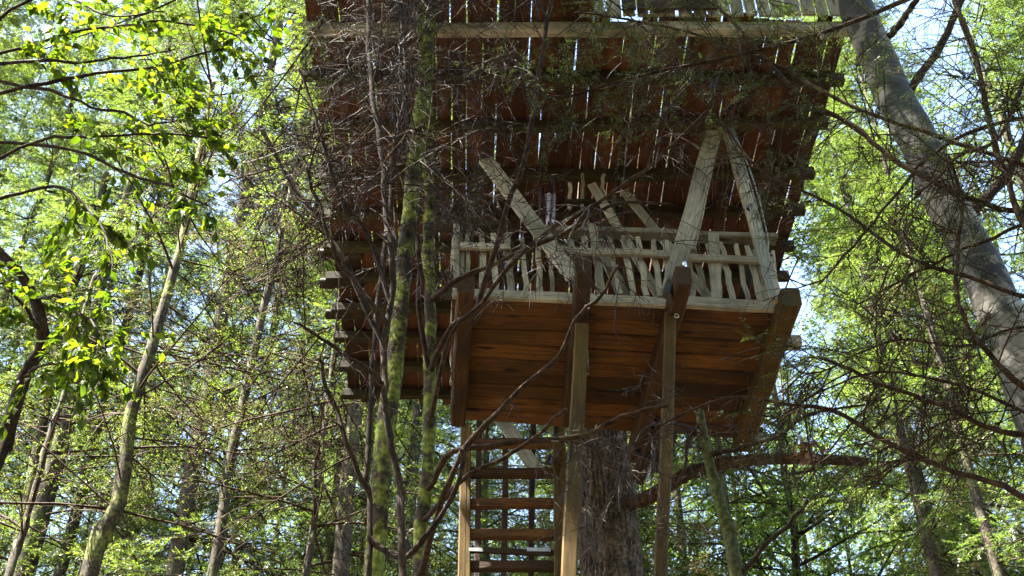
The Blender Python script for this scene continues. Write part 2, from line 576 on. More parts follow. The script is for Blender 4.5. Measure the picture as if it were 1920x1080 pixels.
# ------------------------------------------------------------------ timber pieces
def plank_mesh(name, L, W, T, mat, seg=6, wob=0.004, ch=0.12, wane=0.0, seed=None):
    """a board along +X from 0 to L, chamfered, a little crooked"""
    r = np.random.default_rng(seed if seed is not None else rnd.randrange(10 ** 6))
    c = min(W, T) * ch
    w, t = W / 2, T / 2
    prof = np.array([(-w + c, -t), (w - c, -t), (w, -t + c), (w, t - c), (w - c, t), (-w + c, t), (-w, t - c), (-w, -t + c)])
    xs = np.linspace(0, L, seg + 1)
    oy, oz = r.normal(0, wob, seg + 1), r.normal(0, wob, seg + 1)
    sw = 1 + r.normal(0, wane, seg + 1)
    tw = r.normal(0, wob * 2, seg + 1)
    V = []
    for i, x in enumerate(xs):
        for (a, b) in prof:
            V.append((x, a * sw[i] + oy[i] - b * tw[i], b + oz[i] + a * tw[i]))
    Fq = []
    for i in range(seg):
        for j in range(8):
            a, b = i * 8 + j, i * 8 + (j + 1) % 8
            Fq.append((a, b, b + 8, a + 8))
    F = [tuple(reversed(range(8)))] + Fq + [tuple(seg * 8 + j for j in range(8))]
    me = bpy.data.meshes.new(name)
    me.from_pydata(V, [], [tuple(reversed(f)) for f in F])
    me.update()
    me.materials.append(mat)
    return me


def frame(p0, p1, up):
    """matrix: X along p0->p1, Z near UP"""
    x = (p1 - p0).normalized()
    z = (up - x * up.dot(x)).normalized()
    y = z.cross(x)
    m = Matrix((x, y, z)).transposed().to_4x4()
    m.translation = p0
    return m


UP = Vector((0, 0, 1))
FRONT = Vector((0, -1, 0))


def bar(name, p0, p1, W, T, mat, parent, up=UP, **kw):
    p0, p1 = Vector(p0), Vector(p1)
    me = plank_mesh(name, (p1 - p0).length, W, T, mat, **kw)
    return link(name, me, parent, frame(p0, p1, up))


# ================================================================== SETTING
g = Geo()
n = 60
xs = np.linspace(-90, 90, n + 1)
X, Y = np.meshgrid(xs, xs + 30, indexing='ij')
Z = 0.10 * np.sin(X * 0.6 + 1) * np.cos(Y * 0.5) - 0.12
idx = np.arange((n + 1) ** 2).reshape(n + 1, n + 1)
g.quads(np.stack([X, Y, Z], -1), np.stack([idx[:-1, :-1], idx[1:, :-1], idx[1:, 1:], idx[:-1, 1:]], -1))
gr = link('ground', g.mesh('ground', M['ground'], smooth=True))
gr['kind'] = 'structure'

# ================================================================== TREEHOUSE
ZD = CAM_Z + 6.0                      # underside of the deck boards
FL, FR = at_z(852, 560, ZD), at_z(1468, 583, ZD)
BL, BR = at_z(850, 788, ZD), at_z(1420, 828, ZD)
hx, hy = (FL.x + FR.x) / 2, (FL.y + BL.y) / 2
house = thing('treehouse', 'wooden treehouse with slatted roof and picket balcony on tall posts', 'treehouse', (hx, hy, 0))

# roof: boards running back from the front edge, resting on cross purlins
roof = holder('roof', house)
eL0, eL1 = at_roof(577, 52), at_roof(655, 752)
eR0, eR1 = at_roof(1590, 52), at_roof(1397, 752)
Y_F, Y_B = at_roof(1000, 26).y, at_roof(1000, 756).y


def edge_x(a, b, Y):
    return a.x + (b.x - a.x) * (Y - a.y) / (b.y - a.y)


NP = 34
Y_J = Y_F + (Y_B - Y_F) * 0.47
var = {}
for row, (y0, y1) in enumerate(((Y_F, Y_J + 0.06), (Y_J - 0.06, Y_B))):
    for i in range(NP):
        f = (i + 0.5) / NP
        lift = 0.016 if row == 0 else 0.044
        ya = y0 + (rnd.uniform(-0.06, 0.05) if row == 0 else rnd.uniform(-.03, .03))
        if row == 0:
            ya += -0.28 if f < 0.53 else 0.06
        yb = y1 + (rnd.uniform(-.03, .03) if row == 0 else rnd.uniform(-0.08, 0.08))
        xa = edge_x(eL0, eL1, ya) * (1 - f) + edge_x(eR0, eR1, ya) * f
        xb = edge_x(eL0, eL1, yb) * (1 - f) + edge_x(eR0, eR1, yb) * f
        step = (edge_x(eR0, eR1, ya) - edge_x(eL0, eL1, ya)) / NP
        key = (row, rnd.randrange(6))
        L = (Vector((xb, yb, roof_z(yb))) - Vector((xa, ya, roof_z(ya)))).length
        if key not in var:
            var[key] = plank_mesh('roof_board', 1.0, 1.0, 0.026, M['roofwood'], seg=7, wob=0.0, wane=0.022, ch=0.004)
            me = var[key]
            rr = np.random.default_rng(len(var))
            oy = rr.normal(0, 0.035, 8)
            for v in me.vertices:
                k = v.index // 8
                v.co.y += oy[k]
                v.co.z += rr.normal(0, 0.0015)
        p0 = Vector((xa, ya, roof_z(ya) + lift + rnd.uniform(0, .006)))
        p1 = Vector((xb, yb, roof_z(yb) + lift + rnd.uniform(0, .006)))
        gap = rnd.choice((0.93, 0.955, 0.97, 0.98, 0.988))
        mw = frame(p0, p1, UP) @ Matrix.Diagonal((L, step * gap, 1.0, 1.0))
        link('board', var[key], roof, mw)

purl = [(64, 0.11), (152, 0.10), (242, 0.10), (336, 0.11), (406, 0.10), (470, 0.10), (527, 0.10), (583, 0.10), (640, 0.10), (692, 0.10), (744, 0.10)]
for k, (py, h) in enumerate(purl):
    c = at_roof(1050, py, h)
    Yp = c.y
    tilt = rnd.uniform(-0.03, 0.03)
    pl = Vector((edge_x(eL0, eL1, Yp) - (0.0 if k == 0 else rnd.uniform(0.03, 0.09)), Yp - tilt, roof_z(Yp) - h / 2))
    pr = Vector((edge_x(eR0, eR1, Yp) + (0.01 if k == 0 else rnd.uniform(0.03, 0.10)), Yp + tilt, roof_z(Yp) - h / 2))
    bar('purlin', pl, pr, 0.085, h, M['grey'] if k == 0 else M['olive'], roof, wob=0.006, seg=9)
    # round log ends lying beside the purlins on the left side
    if k in (5, 6, 7):
        q0 = pl + Vector((-0.07, 0.10, 0.0))
        q1 = pl + Vector((0.35, 0.10, 0.0))
        link('log_end', limb_mesh('log_end', smooth_line([q0, q1], 6), 0.055, 0.05, M['twig'], q0, 10), roof, Matrix.Translation(q0))

# boards standing over the front purlin, weathered pale by the sun
front = holder('front_gable', house)
y0 = at_roof(1050, 64, 0.11).y - 0.075
x = at_y(1085, 30, y0).x
xe = edge_x(eR0, eR1, y0) - 0.02
while x < xe:
    w = rnd.uniform(0.085, 0.115)
    z0 = roof_z(y0) - 0.015 + rnd.uniform(-.012, .012)
    bar('gable_board', (x + w / 2, y0 - 0.03, z0), (x + w / 2 + rnd.uniform(-.01, .01), y0 - 0.03, z0 + 0.75), 0.022, w, M['grey'], front, up=Vector((1, 0, 0)), seg=4, wob=.003)
    x += w + rnd.uniform(0.006, 0.03)
# rounded short slab boards in front of them
x = at_y(1165, 30, y0).x
while x < at_y(1345, 30, y0).x:
    w = rnd.uniform(0.105, 0.125)
    z0 = roof_z(y0) + 0.0
    hgt = rnd.uniform(0.17, 0.23)
    prof = [(-w / 2, 0), (w / 2, 0), (w / 2, hgt - w * .45)]
    prof += [(math.cos(a) * w / 2, hgt - w * .45 + math.sin(a) * w * .5) for a in np.linspace(0.15, math.pi - 0.15, 9)]
    prof += [(-w / 2, hgt - w * .45)]
    V = [(a, -0.012, b) for a, b in prof] + [(a, 0.012, b) for a, b in prof]
    k = len(prof)
    Fc = [tuple(range(k)), tuple(reversed(range(k, 2 * k)))] + [((i + 1) % k, i, i + k, (i + 1) % k + k) for i in range(k)]
    me = bpy.data.meshes.new('rounded_board')
    me.from_pydata(V, [], Fc)
    me.update()
    me.materials.append(M['beam'])
    link('rounded_board', me, front, Matrix.Translation((x + w / 2, y0 - 0.078 - 0.006, z0)))
    x += w + rnd.uniform(0.008, 0.02)

# deck
deck = holder('deck', house)
ND = 9
for i in range(ND):
    a, b = i / ND, (i + 1) / ND
    def lerp(p, q, t):
        return p + (q - p) * t
    m0, m1 = lerp(FL, BL, (a + b) / 2), lerp(FR, BR, (a + b) / 2)
    W = (lerp(FL, BL, b) - lerp(FL, BL, a)).length
    W1 = (lerp(FR, BR, b) - lerp(FR, BR, a)).length
    z = 0.024 + rnd.uniform(-0.008, 0.010)
    up = Vector((0, 0, 1))
    o = bar('floor_board', m0 + Vector((-.02, 0, z)), m1 + Vector((.02, 0, z)), max(W, W1) - rnd.choice((.010, .014, .022)) - abs(W - W1) * .5, 0.035, M['warm'], deck, seg=8, wob=0.004, wane=0.012, ch=0.22)
# beams under the boards
BZ = 0.17
beams = []
for name, (a, b), wd, mat in (
        ('beam', ((873, 548), (858, 800)), 0.13, 'warm'),
        ('beam', ((1096, 512), (1066, 800)), 0.12, 'beam'),
        ('beam', ((1283, 532), (1190, 868)), 0.12, 'beam'),
        ('beam', ((1486, 572), (1394, 848)), 0.15, 'post')):
    p0, p1 = at_z(*a, ZD - BZ), at_z(*b, ZD - BZ)
    off = Vector((0, 0, BZ / 2 - 0.002))
    bar(name, p0 + off, p1 + off, wd, BZ, M[mat], deck, seg=8, wob=.004)
    beams.append((p0, p1))
# short stub ends bolted outside the right beam
for (px, py) in ((1472, 655), (1403, 836)):
    p = at_z(px, py, ZD - BZ)
    bar('stub', p + Vector((-0.02, 0, 0.07)), p + Vector((0.13, 0.01, 0.07)), 0.10, 0.10, M['grey'], deck, seg=2, wob=0)
for p in ((1268, 588), (1391, 832), (1100, 571)):
    q = at_z(*p, ZD - BZ)
    a = np.linspace(0, 2 * np.pi, 13)
    ring = np.stack([q.x + 0.018 * np.cos(a), q.y + 0.35 * 0.018 * np.cos(a), q.z - 0.02 + 0.018 * np.sin(a)], 1)
    gg = batch_tubes(ring[None], np.full((1, 13), 0.0045), 6)
    link('eye_bolt', gg.mesh('eye_bolt', M['steel'], tuple(q), True), deck, Matrix.Translation(q))

# posts
for (a, b, Yp, w, nm) in (((1068, 1090), (1089, 612), 7.3, 0.105, 'front'), ((1239, 1090), (1258, 590), 7.3, 0.085, 'front')):
    top = at_y(*b, Yp)
    bot = at_y(*a, Yp)
    d = bot - top
    foot = top + d * (top.z / (top.z - bot.z))
    bar('post', foot, top, w, w * 0.9, M['post'], house, up=FRONT, seg=12, wob=.004)
# short doubling boards beside the first post
p = at_y(1097, 622, 7.36)
bar('splint', at_y(1096, 700, 7.36), p, 0.05, 0.03, M['grey'], house, up=FRONT, seg=3)

# braces from the beam ends up to the roof, weathered pale
def brace(a, Ya, b, Yb, w, t=0.04, mat='grey'):
    return bar('brace', at_y(*a, Ya), at_y(*b, Yb), t, w, M[mat], house, up=Vector((1, 0, 0)), seg=7, wob=.004)
Yd = FL.y
brace((1256, 548), Yd - 0.16, (1346, 215), 7.36, 0.135)
brace((1458, 566), Yd - 0.03, (1358, 225), 7.40, 0.095, 0.04)
brace((1076, 522), Yd - 0.14, (912, 300), 7.36, 0.13)
brace((846, 560), Yd - 0.02, (905, 300), 7.44, 0.10, 0.04, 'olive')
brace((1300, 470), Yd + 0.1, (1352, 232), 7.48, 0.035, 0.04)
# posts and struts under the roof
brace((1330, 640), 8.6, (1356, 350), 8.15, 0.10, 0.09, 'beam')
brace((1392, 560), 7.9, (1455, 236), 7.55, 0.09, 0.05, 'olive')
brace((1180, 640), 8.7, (1176, 380), 8.2, 0.09, 0.08, 'beam')
brace((930, 640), 8.7, (935, 360), 8.2, 0.09, 0.08, 'beam')
brace((1205, 110), 6.35, (1212, 62), 6.15, 0.09, 0.05, 'post')
brace((1128, 560), Yd + .12, (1112, 420), Yd + .10, 0.065, 0.03)
brace((1345, 560), Yd + .10, (1337, 438), Yd + .14, 0.085, 0.03)
brace((1172, 560), Yd + .15, (1118, 442), Yd + .3, 0.10, 0.03)
brace((1240, 560), Yd + .5, (1110, 345), Yd + .35, 0.075, 0.03, 'grey')
brace((1330, 560), Yd + .5, (1172, 360), Yd + .40, 0.075, 0.03, 'grey')
brace((1060, 380), Yd + .45, (1185, 374), Yd + .45, 0.04, 0.05, 'olive')
for k, (xx, yt, yb) in enumerate(((1068, 342, 372), (1092, 326, 370), (1130, 326, 366))):
    brace((xx, yb + 20), Yd + .47, (xx + rnd.uniform(-3, 3), yt), Yd + .45, 0.03, 0.02)

# balcony railing: sill board, pickets, two rails
rail = holder('railing', house)


def on_front(px, py, dy=0.0):
    """a point on the vertical plane through the deck's front edge"""
    n = Vector((-(FR.y - FL.y), FR.x - FL.x, 0)).normalized()
    p = FL + n * dy
    d = ray(px, py)
    t = (p - CAM).dot(n) / d.dot(n)
    return CAM + d * t


def rail_bar(name, a, b, dy, W, T, mat='grey', **kw):
    return bar(name, on_front(*a, dy), on_front(*b, dy), W, T, M[mat], rail, **kw)


rail_bar('sill_board', (848, 551), (1252, 567), -0.045, 0.045, 0.085, seg=8, wob=.004)
rail_bar('sill_board', (1272, 567), (1462, 577), -0.05, 0.045, 0.10, seg=5, wob=.004)
rail_bar('middle_rail', (862, 462), (956, 465), -0.035, 0.035, 0.06, seg=5, wob=.005)
rail_bar('middle_rail', (1045, 468), (1262, 478), -0.035, 0.035, 0.065, seg=6, wob=.004)
rail_bar('middle_rail', (1293, 483), (1450, 490), -0.035, 0.035, 0.065, seg=5, wob=.004)
rail_bar('hand_rail', (815, 424), (935, 424), 0.10, 0.11, 0.05, 'olive', seg=5, wob=.006)
rail_bar('hand_rail', (1012, 432), (1456, 448), 0.10, 0.11, 0.05, 'grey', seg=8, wob=.005)
rail_bar('rail_post', (856, 556), (858, 424), 0.0, 0.05, 0.06, 'grey', up=FRONT, seg=4)
picks = [(851, 555, 853, 452), (866, 553, 864, 441), (880, 553, 876, 437), (906, 553, 903, 440), (930, 553, 925, 441), (958, 554, 953, 440), (987, 555, 978, 450), (1014, 556, 1008, 452),
         (1037, 556, 1030, 465), (1080, 556, 1071, 445), (1104, 557, 1095, 447), (1162, 558, 1143, 448), (1187, 559, 1170, 446), (1212, 560, 1196, 447), (1239, 562, 1224, 453), (1256, 562, 1249, 454),
         (1299, 566, 1291, 470), (1325, 567, 1300, 462), (1345, 569, 1327, 460), (1375, 571, 1352, 458), (1403, 573, 1380, 461), (1428, 574, 1402, 464), (1440, 575, 1416, 470), (1455, 577, 1440, 478), (1448, 577, 1430, 476)]
for (bx, by, tx, ty) in picks:
    p0, p1 = on_front(bx, by - 4, 0.0), on_front(tx, ty, 0.02)
    L = (p1 - p0).length
    W = rnd.uniform(0.035, 0.055)
    T = rnd.uniform(.018, .03)
    me = plank_mesh('picket', L, T, W, M['grey'], seg=6, wob=0.0055, wane=0.09)
    # cut the head to a blunt point
    for v in list(me.vertices)[-8:]:
        v.co.z *= rnd.choice((0.5, 0.7, 0.95))
        v.co.x += 0.012
    link('picket', me, rail, frame(p0, p1, Vector((1, 0, 0))))
# side railings run back along both deck edges
for (A, B, sgn) in ((FL, BL, -1), (FR, BR, 1)):
    up = Vector((0, 0, 0.04))
    h = 0.62
    bar('side_rail', A + Vector((0, .05, h)), B + Vector((0, 0, h)), 0.035, 0.06, M['grey'], rail, seg=6)
    for i in range(9):
        q = A + (B - A) * ((i + 0.7) / 9.5)
        me = plank_mesh('picket', 0.68 + rnd.uniform(-.05, .05), 0.025, 0.045, M['grey'], seg=5, wob=0.010, wane=.1)
        link('picket', me, rail, frame(q + up, q + up + Vector((rnd.uniform(-.04, .04), rnd.uniform(-.05, .05), 0.7)), Vector((0, 1, 0))))

# back lattice: posts from the ground to the back of the roof with a slanting board
lat = holder('back_frame', house)
YB = 9.95
for px in (894, 945, 996):
    t = at_y(px + 4, 760, YB)
    b = at_y(px, 1080, YB)
    d = b - t
    foot = t + d * (t.z / (t.z - b.z))
    top = t - d * ((roof_z(YB) - 0.12 - t.z) / (b.z - t.z)) * -1
    top = t + (t - b) * ((roof_z(YB) - 0.12 - t.z) / (t.z - b.z))
    bar('rear_post', foot, top, 0.055, 0.055, M['beam'], lat, up=FRONT, seg=10, wob=.004)
bar('slanting_board', at_y(1012, 890, YB - .06), at_y(930, 775, YB - .06), 0.03, 0.13, M['grey'], lat, up=Vector((1, 0, 0)), seg=4)
# struts from the trunk out under the deck
for (a, Ya, b, Yb, w) in (((1192, 905), 9.3, (1248, 770), 8.9, 0.12), ((1225, 880), 9.1, (1262, 812), 8.8, 0.09)):
    bar('strut', at_y(*a, Ya), at_y(*b, Yb), 0.09, w, M['beam'], house, up=Vector((1, 0, 0)), seg=4)
bar('strut', at_y(1190, 848, 9.2), at_y(1236, 872, 8.9), 0.06, 0.04, M['beam'], house, seg=3)
link('hook', limb_mesh('hook', smooth_line([at_y(1222, 865, 8.95), at_y(1213, 905, 8.95), at_y(1228, 895, 8.9)], 8), .012, .01, M['steel'], (0, 0, 0), 6), house)

# hanging cords by the right brace
for k in range(4):
    dx = k * 7
    pts = [at_y(1362 + dx * .5, 236, 7.28), at_y(1388 + dx, 330, 7.22), at_y(1416 + dx, 430, 7.20), at_y(1424 + dx * .8, 480 + k * 5, 7.20), at_y(1446 + dx * .4, 560, 7.22)]
    ln = smooth_line(pts, 22, 0.004)
    base = pts[0]
    c = link('hanging_cord', limb_mesh('hanging_cord', ln, 0.006, 0.006, M['rope'], base, 6), None, Matrix.Translation(base))
    tag(c, ['grey green cord hanging closest along the right roof brace', 'second grey green cord hanging beside the right brace', 'third grey green cord looped down the right brace', 'outermost grey green cord hanging right of the right brace'][k], 'cord', 'cords hanging from the roof')
# black clamps on the braces
for (px, py, Yc, sz) in ((1250, 556, Yd - .23, .07), (1405, 393, 7.25, .035), (1026, 872, 9.25, .06), (1282, 500, Yd - .28, .03)):
    c = at_y(px, py, Yc)
    me = plank_mesh('clamp', sz * 1.6, sz, sz, M['black'] if px != 1282 else M['steel'], seg=3, wob=.004, ch=.3)
    link('clamp', me, house, frame(c, c + Vector((0.3, 0.1, 1)), FRONT))

# clothes hanging inside
def drape(name, px0, px1, py0, py1, Yc, mat, label, cat):
    nu, nv = 12, 10
    V = []
    for j in range(nv + 1):
        for i in range(nu + 1):
            u, v = i / nu, j / nv
            w = 1 - 0.35 * v
            p = at_y(px0 + (px1 - px0) * (0.5 + (u - .5) * w), py0 + (py1 - py0) * v, Yc)
            V.append(p + Vector((0, 0.03 * math.sin(u * 11 + v * 2) * (0.4 + v), 0.01 * math.sin(u * 7))))
    base = V[0].copy()
    q = [(j * (nu + 1) + i, j * (nu + 1) + i + 1, (j + 1) * (nu + 1) + i + 1, (j + 1) * (nu + 1) + i) for j in range(nv) for i in range(nu)]
    me = bpy.data.meshes.new(name)
    me.from_pydata([tuple(v - base) for v in V], [], q)
    me.update()
    me.materials.append(mat)
    o = link(name, me, None, Matrix.Translation(base))
    sm = o.modifiers.new('thickness', 'SOLIDIFY')
    sm.thickness = 0.006
    return tag(o, label, cat)


drape('towel', 1022, 1042, 364, 422, 7.75, M['cloth_pale'], 'pale lilac cloth hanging above the balcony hand rail', 'towel')
drape('towel', 1008, 1024, 352, 410, 7.78, M['cloth_red'], 'maroon cloth hanging beside the pale lilac one', 'towel')

# ladder
YL = 9.33
lb = at_y(955, 1080, YL)
ladder = thing('ladder', 'tall wooden ladder with doubled side rails below the deck', 'ladder', (lb.x, YL, 0))


def to_ground(a, b, Yp):
    t, bo = at_y(*b, Yp), at_y(*a, Yp)
    return t + (bo - t) * (t.z / (t.z - bo.z)), t


for (a, b, w) in (((866, 1080), (870, 800), 0.065), ((876, 1080), (879, 805), 0.055), ((1046, 1080), (1043, 800), 0.06), ((1057, 1080), (1053, 800), 0.055)):
    f, t = to_ground(a, b, YL)
    bar('stile', f, t, w, 0.10, M['post'], ladder, up=FRONT, seg=10, wob=.003)
rows = [830, 888, 945, 1002, 1062]
zs = [at_y(960, r, YL).z for r in rows]
dz = (zs[0] - zs[-1]) / 4
zz = list(zs)
while zz[-1] - dz > 0.2:
    zz.append(zz[-1] - dz)
x0, x1 = at_y(881, 940, YL).x, at_y(1042, 940, YL).x
for z in zz:
    bar('rung', (x0, YL, z + rnd.uniform(-.01, .01)), (x1, YL + .01, z + rnd.uniform(-.012, .012)), 0.07, 0.085, M['warm'], ladder, seg=4, wob=.003)
for (px, w) in ((892, 26), (1010, 44)):
    p = at_y(px, 1030, YL - 0.06)
    W = px_size(p, w)
    b0 = bar('bracket', p - Vector((W / 2, 0, 0)), p + Vector((W / 2, 0, -.004)), 0.006, 0.032, M['steel'], ladder, up=UP, seg=1, wob=0)
    BASE[b0] = p - Vector((W / 2, 0, 0))
bar('brace_bar', at_y(882, 1031, YL - .03), at_y(1040, 1037, YL - .03), 0.03, 0.05, M['beam'], ladder, seg=3)

# ================================================================== TREES
def ground_ext(line_pts):
    """continue a trunk's lowest segment straight to the ground"""
    p, q = line_pts[0], line_pts[1]
    d = (p - q)
    if d.z > -0.3 * d.length:
        d = Vector((d.x * .3, d.y * .3, -abs(d.length)))
    t = p.z / -d.z
    foot = p + d * t
    foot.z = -0.1
    return [foot] + line_pts


def pts_px(lst, Y):
    """pixel list -> points; Y a number or per-point list"""
    out = []
    for i, p in enumerate(lst):
        y = Y if not isinstance(Y, (list, tuple)) else Y[0] + (Y[1] - Y[0]) * i / (len(lst) - 1)
        out.append(at_y(p[0], p[1], y))
    return out


# ---- shared conifer and broadleaf crowns for the wood behind
def conifer_meshes(H, h0, lmax, nb, seed, dry=0.0, dead_lo=2.0, nd=16):
    global rng
    rng = np.random.default_rng(seed)
    r0 = H * 0.0042 + 0.015
    hs = np.linspace(-0.1, H, 26)
    line = np.stack([np.cumsum(rng.normal(0, .015, 26)), np.cumsum(rng.normal(0, .015, 26)), hs], 1)
    line[:, :2] -= line[0, :2]
    trunk = limb_mesh('trunk', line, r0, 0.012, M['bark_far'], (0, 0, 0), 9, 0.9, 0.35, 0.03)

    def starts(h):
        i = np.clip(((h + 0.1) / (H + 0.1) * 25).astype(int), 0, 24)
        return line[i]
    # live branches
    nw = nb // 5
    h = h0 + (H - h0) * (np.repeat(np.linspace(0, 0.985, nw), 5) ** 0.9) + rng.normal(0, .04, nw * 5)
    nb = nw * 5
    k = (h - h0) / (H - h0)
    L = lmax * (1 - k) ** 0.75 * rng.uniform(0.75, 1.1, nb) + 0.25
    az = rng.uniform(0, 2 * np.pi, nb)
    n = 8
    P = np.zeros((nb, n, 3))
    P[:, 0] = np.stack([starts(h)[:, 0], starts(h)[:, 1], h], 1)
    el = R(1) * (20 - 35 * (1 - k) + rng.normal(0, 7, nb))
    for j in range(1, n):
        e = el - R(18) * np.sin(j / (n - 1) * np.pi * 0.8) * (1 - k) + (R(10) if j > 5 else 0)
        a = az + rng.normal(0, .06, nb)
        st = (L / (n - 1))[:, None]
        P[:, j] = P[:, j - 1] + st * np.stack([np.cos(e) * np.cos(a), np.cos(e) * np.sin(a), np.sin(e)], 1)
    gb = batch_tubes(P, rads(nb, n, 0.016, 0.004), 4)
    b2 = grow(P, 20, 0.35, 1.0, 35, 65, 0.35, 0.05, 5, 0.18, 1.0, 0.55, 0.88)
    gb = batch_tubes(b2, rads(len(b2), 5, 0.004, 0.0015), 3, gb)
    b3 = grow(b2, 5, 0.10, 0.34, 30, 55, 0.3, 0.05, 4, 0.15, 1.0, 0.5, 0.85)
    gb = batch_tubes(b3, rads(len(b3), 4, 0.0022, 0.001), 3, gb)
    gl = strips(b3, 18, 0.046, 0.0080, 0.1, (25, 50))
    gl = strips(b2, 26, 0.05, 0.0080, 0.1, (25, 50), gl, 0.2)
    gl = strips(P, 14, 0.07, 0.014, 0.12, (30, 60), gl, 0.4)
    # dead lower branches
    hd = rng.uniform(dead_lo, h0 + 1.5, nd)
    Ld = rng.uniform(0.6, lmax * 0.9, nd)
    azd = rng.uniform(0, 2 * np.pi, nd)
    D = np.zeros((nd, 8, 3))
    D[:, 0] = np.stack([starts(hd)[:, 0], starts(hd)[:, 1], hd], 1)
    eld = R(1) * rng.normal(2, 14, nd)
    for j in range(1, 8):
        azd = azd + rng.normal(0, .10, nd)
        eld = eld + rng.normal(-0.04, .07, nd)
        D[:, j] = D[:, j - 1] + (Ld / 7)[:, None] * np.stack([np.cos(eld) * np.cos(azd), np.cos(eld) * np.sin(azd), np.sin(eld)], 1)
    gd = batch_tubes(D, rads(nd, 8, 0.016, 0.004), 5)
    d2 = grow(D, 9, 0.2, 0.8, 35, 75, 0.25, 0.10, 5, 0.2, 1.0, 0.4, 0.4)
    gd = batch_tubes(d2, rads(len(d2), 5, 0.006, 0.002), 3, gd)
    d3 = grow(d2, 4, 0.1, 0.3, 35, 70, 0.2, 0.12, 4, 0.2, 1.0, 0.4, 0.3)
    gd = batch_tubes(d3, rads(len(d3), 4, 0.003, 0.0012), 3, gd)
    return [('trunk', trunk), ('crown', gl.mesh('crown', M['needle_dry'] if dry else M['needle'])),
            ('live_branches', gb.mesh('live_branches', M['bark_dark'], smooth=True)), ('dead_branches', gd.mesh('dead_branches', M['limb'], smooth=True))]


def broadleaf_meshes(H, h0, spread, nb, seed, leaf=0.075):
    global rng
    rng = np.random.default_rng(seed)
    r0 = H * 0.0045 + 0.02
    hs = np.linspace(-0.1, H * 0.95, 22)
    line = np.stack([np.cumsum(rng.normal(0, .05, 22)), np.cumsum(rng.normal(0, .05, 22)), hs], 1)
    line[:, :2] -= line[0, :2]
    trunk = limb_mesh('trunk', line, r0, 0.02, M['bark_far'], (0, 0, 0), 9, 0.8, 0.3, 0.03)
    h = rng.uniform(h0, H * 0.93, nb)
    k = (h - h0) / (H - h0)
    L = spread * (0.55 + 0.6 * np.sin(k * np.pi * 0.9)) * rng.uniform(.6, 1.1, nb)
    az = rng.uniform(0, 2 * np.pi, nb)
    el = R(1) * rng.uniform(5, 45, nb)
    n = 8
    P = np.zeros((nb, n, 3))
    i = np.clip(((h + .1) / (H * .95 + .1) * 21).astype(int), 0, 20)
    P[:, 0] = np.stack([line[i, 0], line[i, 1], h], 1)
    for j in range(1, n):
        az = az + rng.normal(0, .15, nb)
        el = el + rng.normal(-0.04, .1, nb)
        P[:, j] = P[:, j - 1] + (L / (n - 1))[:, None] * np.stack([np.cos(el) * np.cos(az), np.cos(el) * np.sin(az), np.sin(el)], 1)
    gb = batch_tubes(P, rads(nb, n, 0.03, 0.006), 5)
    b2 = grow(P, 12, 0.5, 1.5, 25, 65, 0.15, 0.08, 6, 0.25, 1.0, 0.4, 0.5)
    gb = batch_tubes(b2, rads(len(b2), 6, 0.008, 0.003), 3, gb)
    b3 = grow(b2, 6, 0.2, 0.5, 30, 60, 0.2, 0.08, 4, 0.15, 1.0, 0.3, 0.6)
    gb = batch_tubes(b3, rads(len(b3), 4, 0.003, 0.0015), 3, gb)
    gl = strips(b3, 6, leaf, leaf * 0.62, 0.25, (30, 75), None, 0.1, 0.6)
    gl = strips(b2, 7, leaf, leaf * 0.62, 0.25, (30, 75), gl, 0.4, 0.6)
    return [('trunk', trunk), ('crown', gl.mesh('crown', M['leaf'])), ('branches', gb.mesh('branches', M['bark_dark'], smooth=True))]


CON = [conifer_meshes(28, 6.0, 3.3, 130, 101), conifer_meshes(25, 4.0, 3.0, 125, 102), conifer_meshes(31, 7.5, 3.5, 135, 103, 0, 3, 24),
       conifer_meshes(22, 9.0, 2.2, 80, 104, 1, 2.5, 40)]
BRO = [broadleaf_meshes(19, 5.0, 3.2, 46, 201), broadleaf_meshes(15, 3.0, 2.8, 40, 202, 0.085), broadleaf_meshes(23, 7.0, 3.6, 50, 203)]
rng = np.random.default_rng(77)


def plant(kind, meshes, loc, rz, s, label, cat, group, lean=(0, 0)):
    t = thing(kind, label, cat, loc, group)
    t.rotation_euler = (lean[0], lean[1], rz)
    t.scale = (s, s, s)
    for nm, me in meshes:
        o = bpy.data.objects.new(nm, me)
        col.objects.link(o)
        o.parent = t
        if nm != 'trunk':
            o['kind'] = 'stuff'
    return t


# placed across the wood behind the treehouse
spots = []
prng = random.Random(5)
tries = 0
while len(spots) < 132 and tries < 6000:
    tries += 1
    Yt = prng.uniform(14.5, 42)
    Xt = prng.uniform(-0.50, 0.50) * (Yt * 1.35 + 3)
    if Yt < 16.5 and abs(Xt - 1.2) < 3.0:
        continue
    pxt = 960 + F_PX * Xt / (Yt * CP + 8.0 * SP)
    if (170 < pxt < 290 and Yt < 22) or (1440 < pxt < 1760 and Yt < 20):
        continue
    if any((Xt - a) ** 2 + (Yt - b) ** 2 < (1.6 + Yt * 0.018) ** 2 for a, b in spots):
        continue
    spots.append((Xt, Yt))
spots.sort(key=lambda p: p[1])
RANK = {}
SECTORS = [(-60, 'beyond the left edge of the picture'), (140, 'behind the bright leaves at the left edge'), (300, 'behind the slim lichened trunk'), (480, 'around the slim dark trunk'),
           (660, 'between slim dark trunk and mossy trunks'), (850, 'behind the two mossy trunks'), (1070, 'seen through and behind the ladder'), (1280, 'behind the big rough trunk'),
           (1480, 'behind the greenish sapling'), (1700, 'between treehouse and the leaning pale trunk'), (1980, 'behind the leaning pale trunk')]
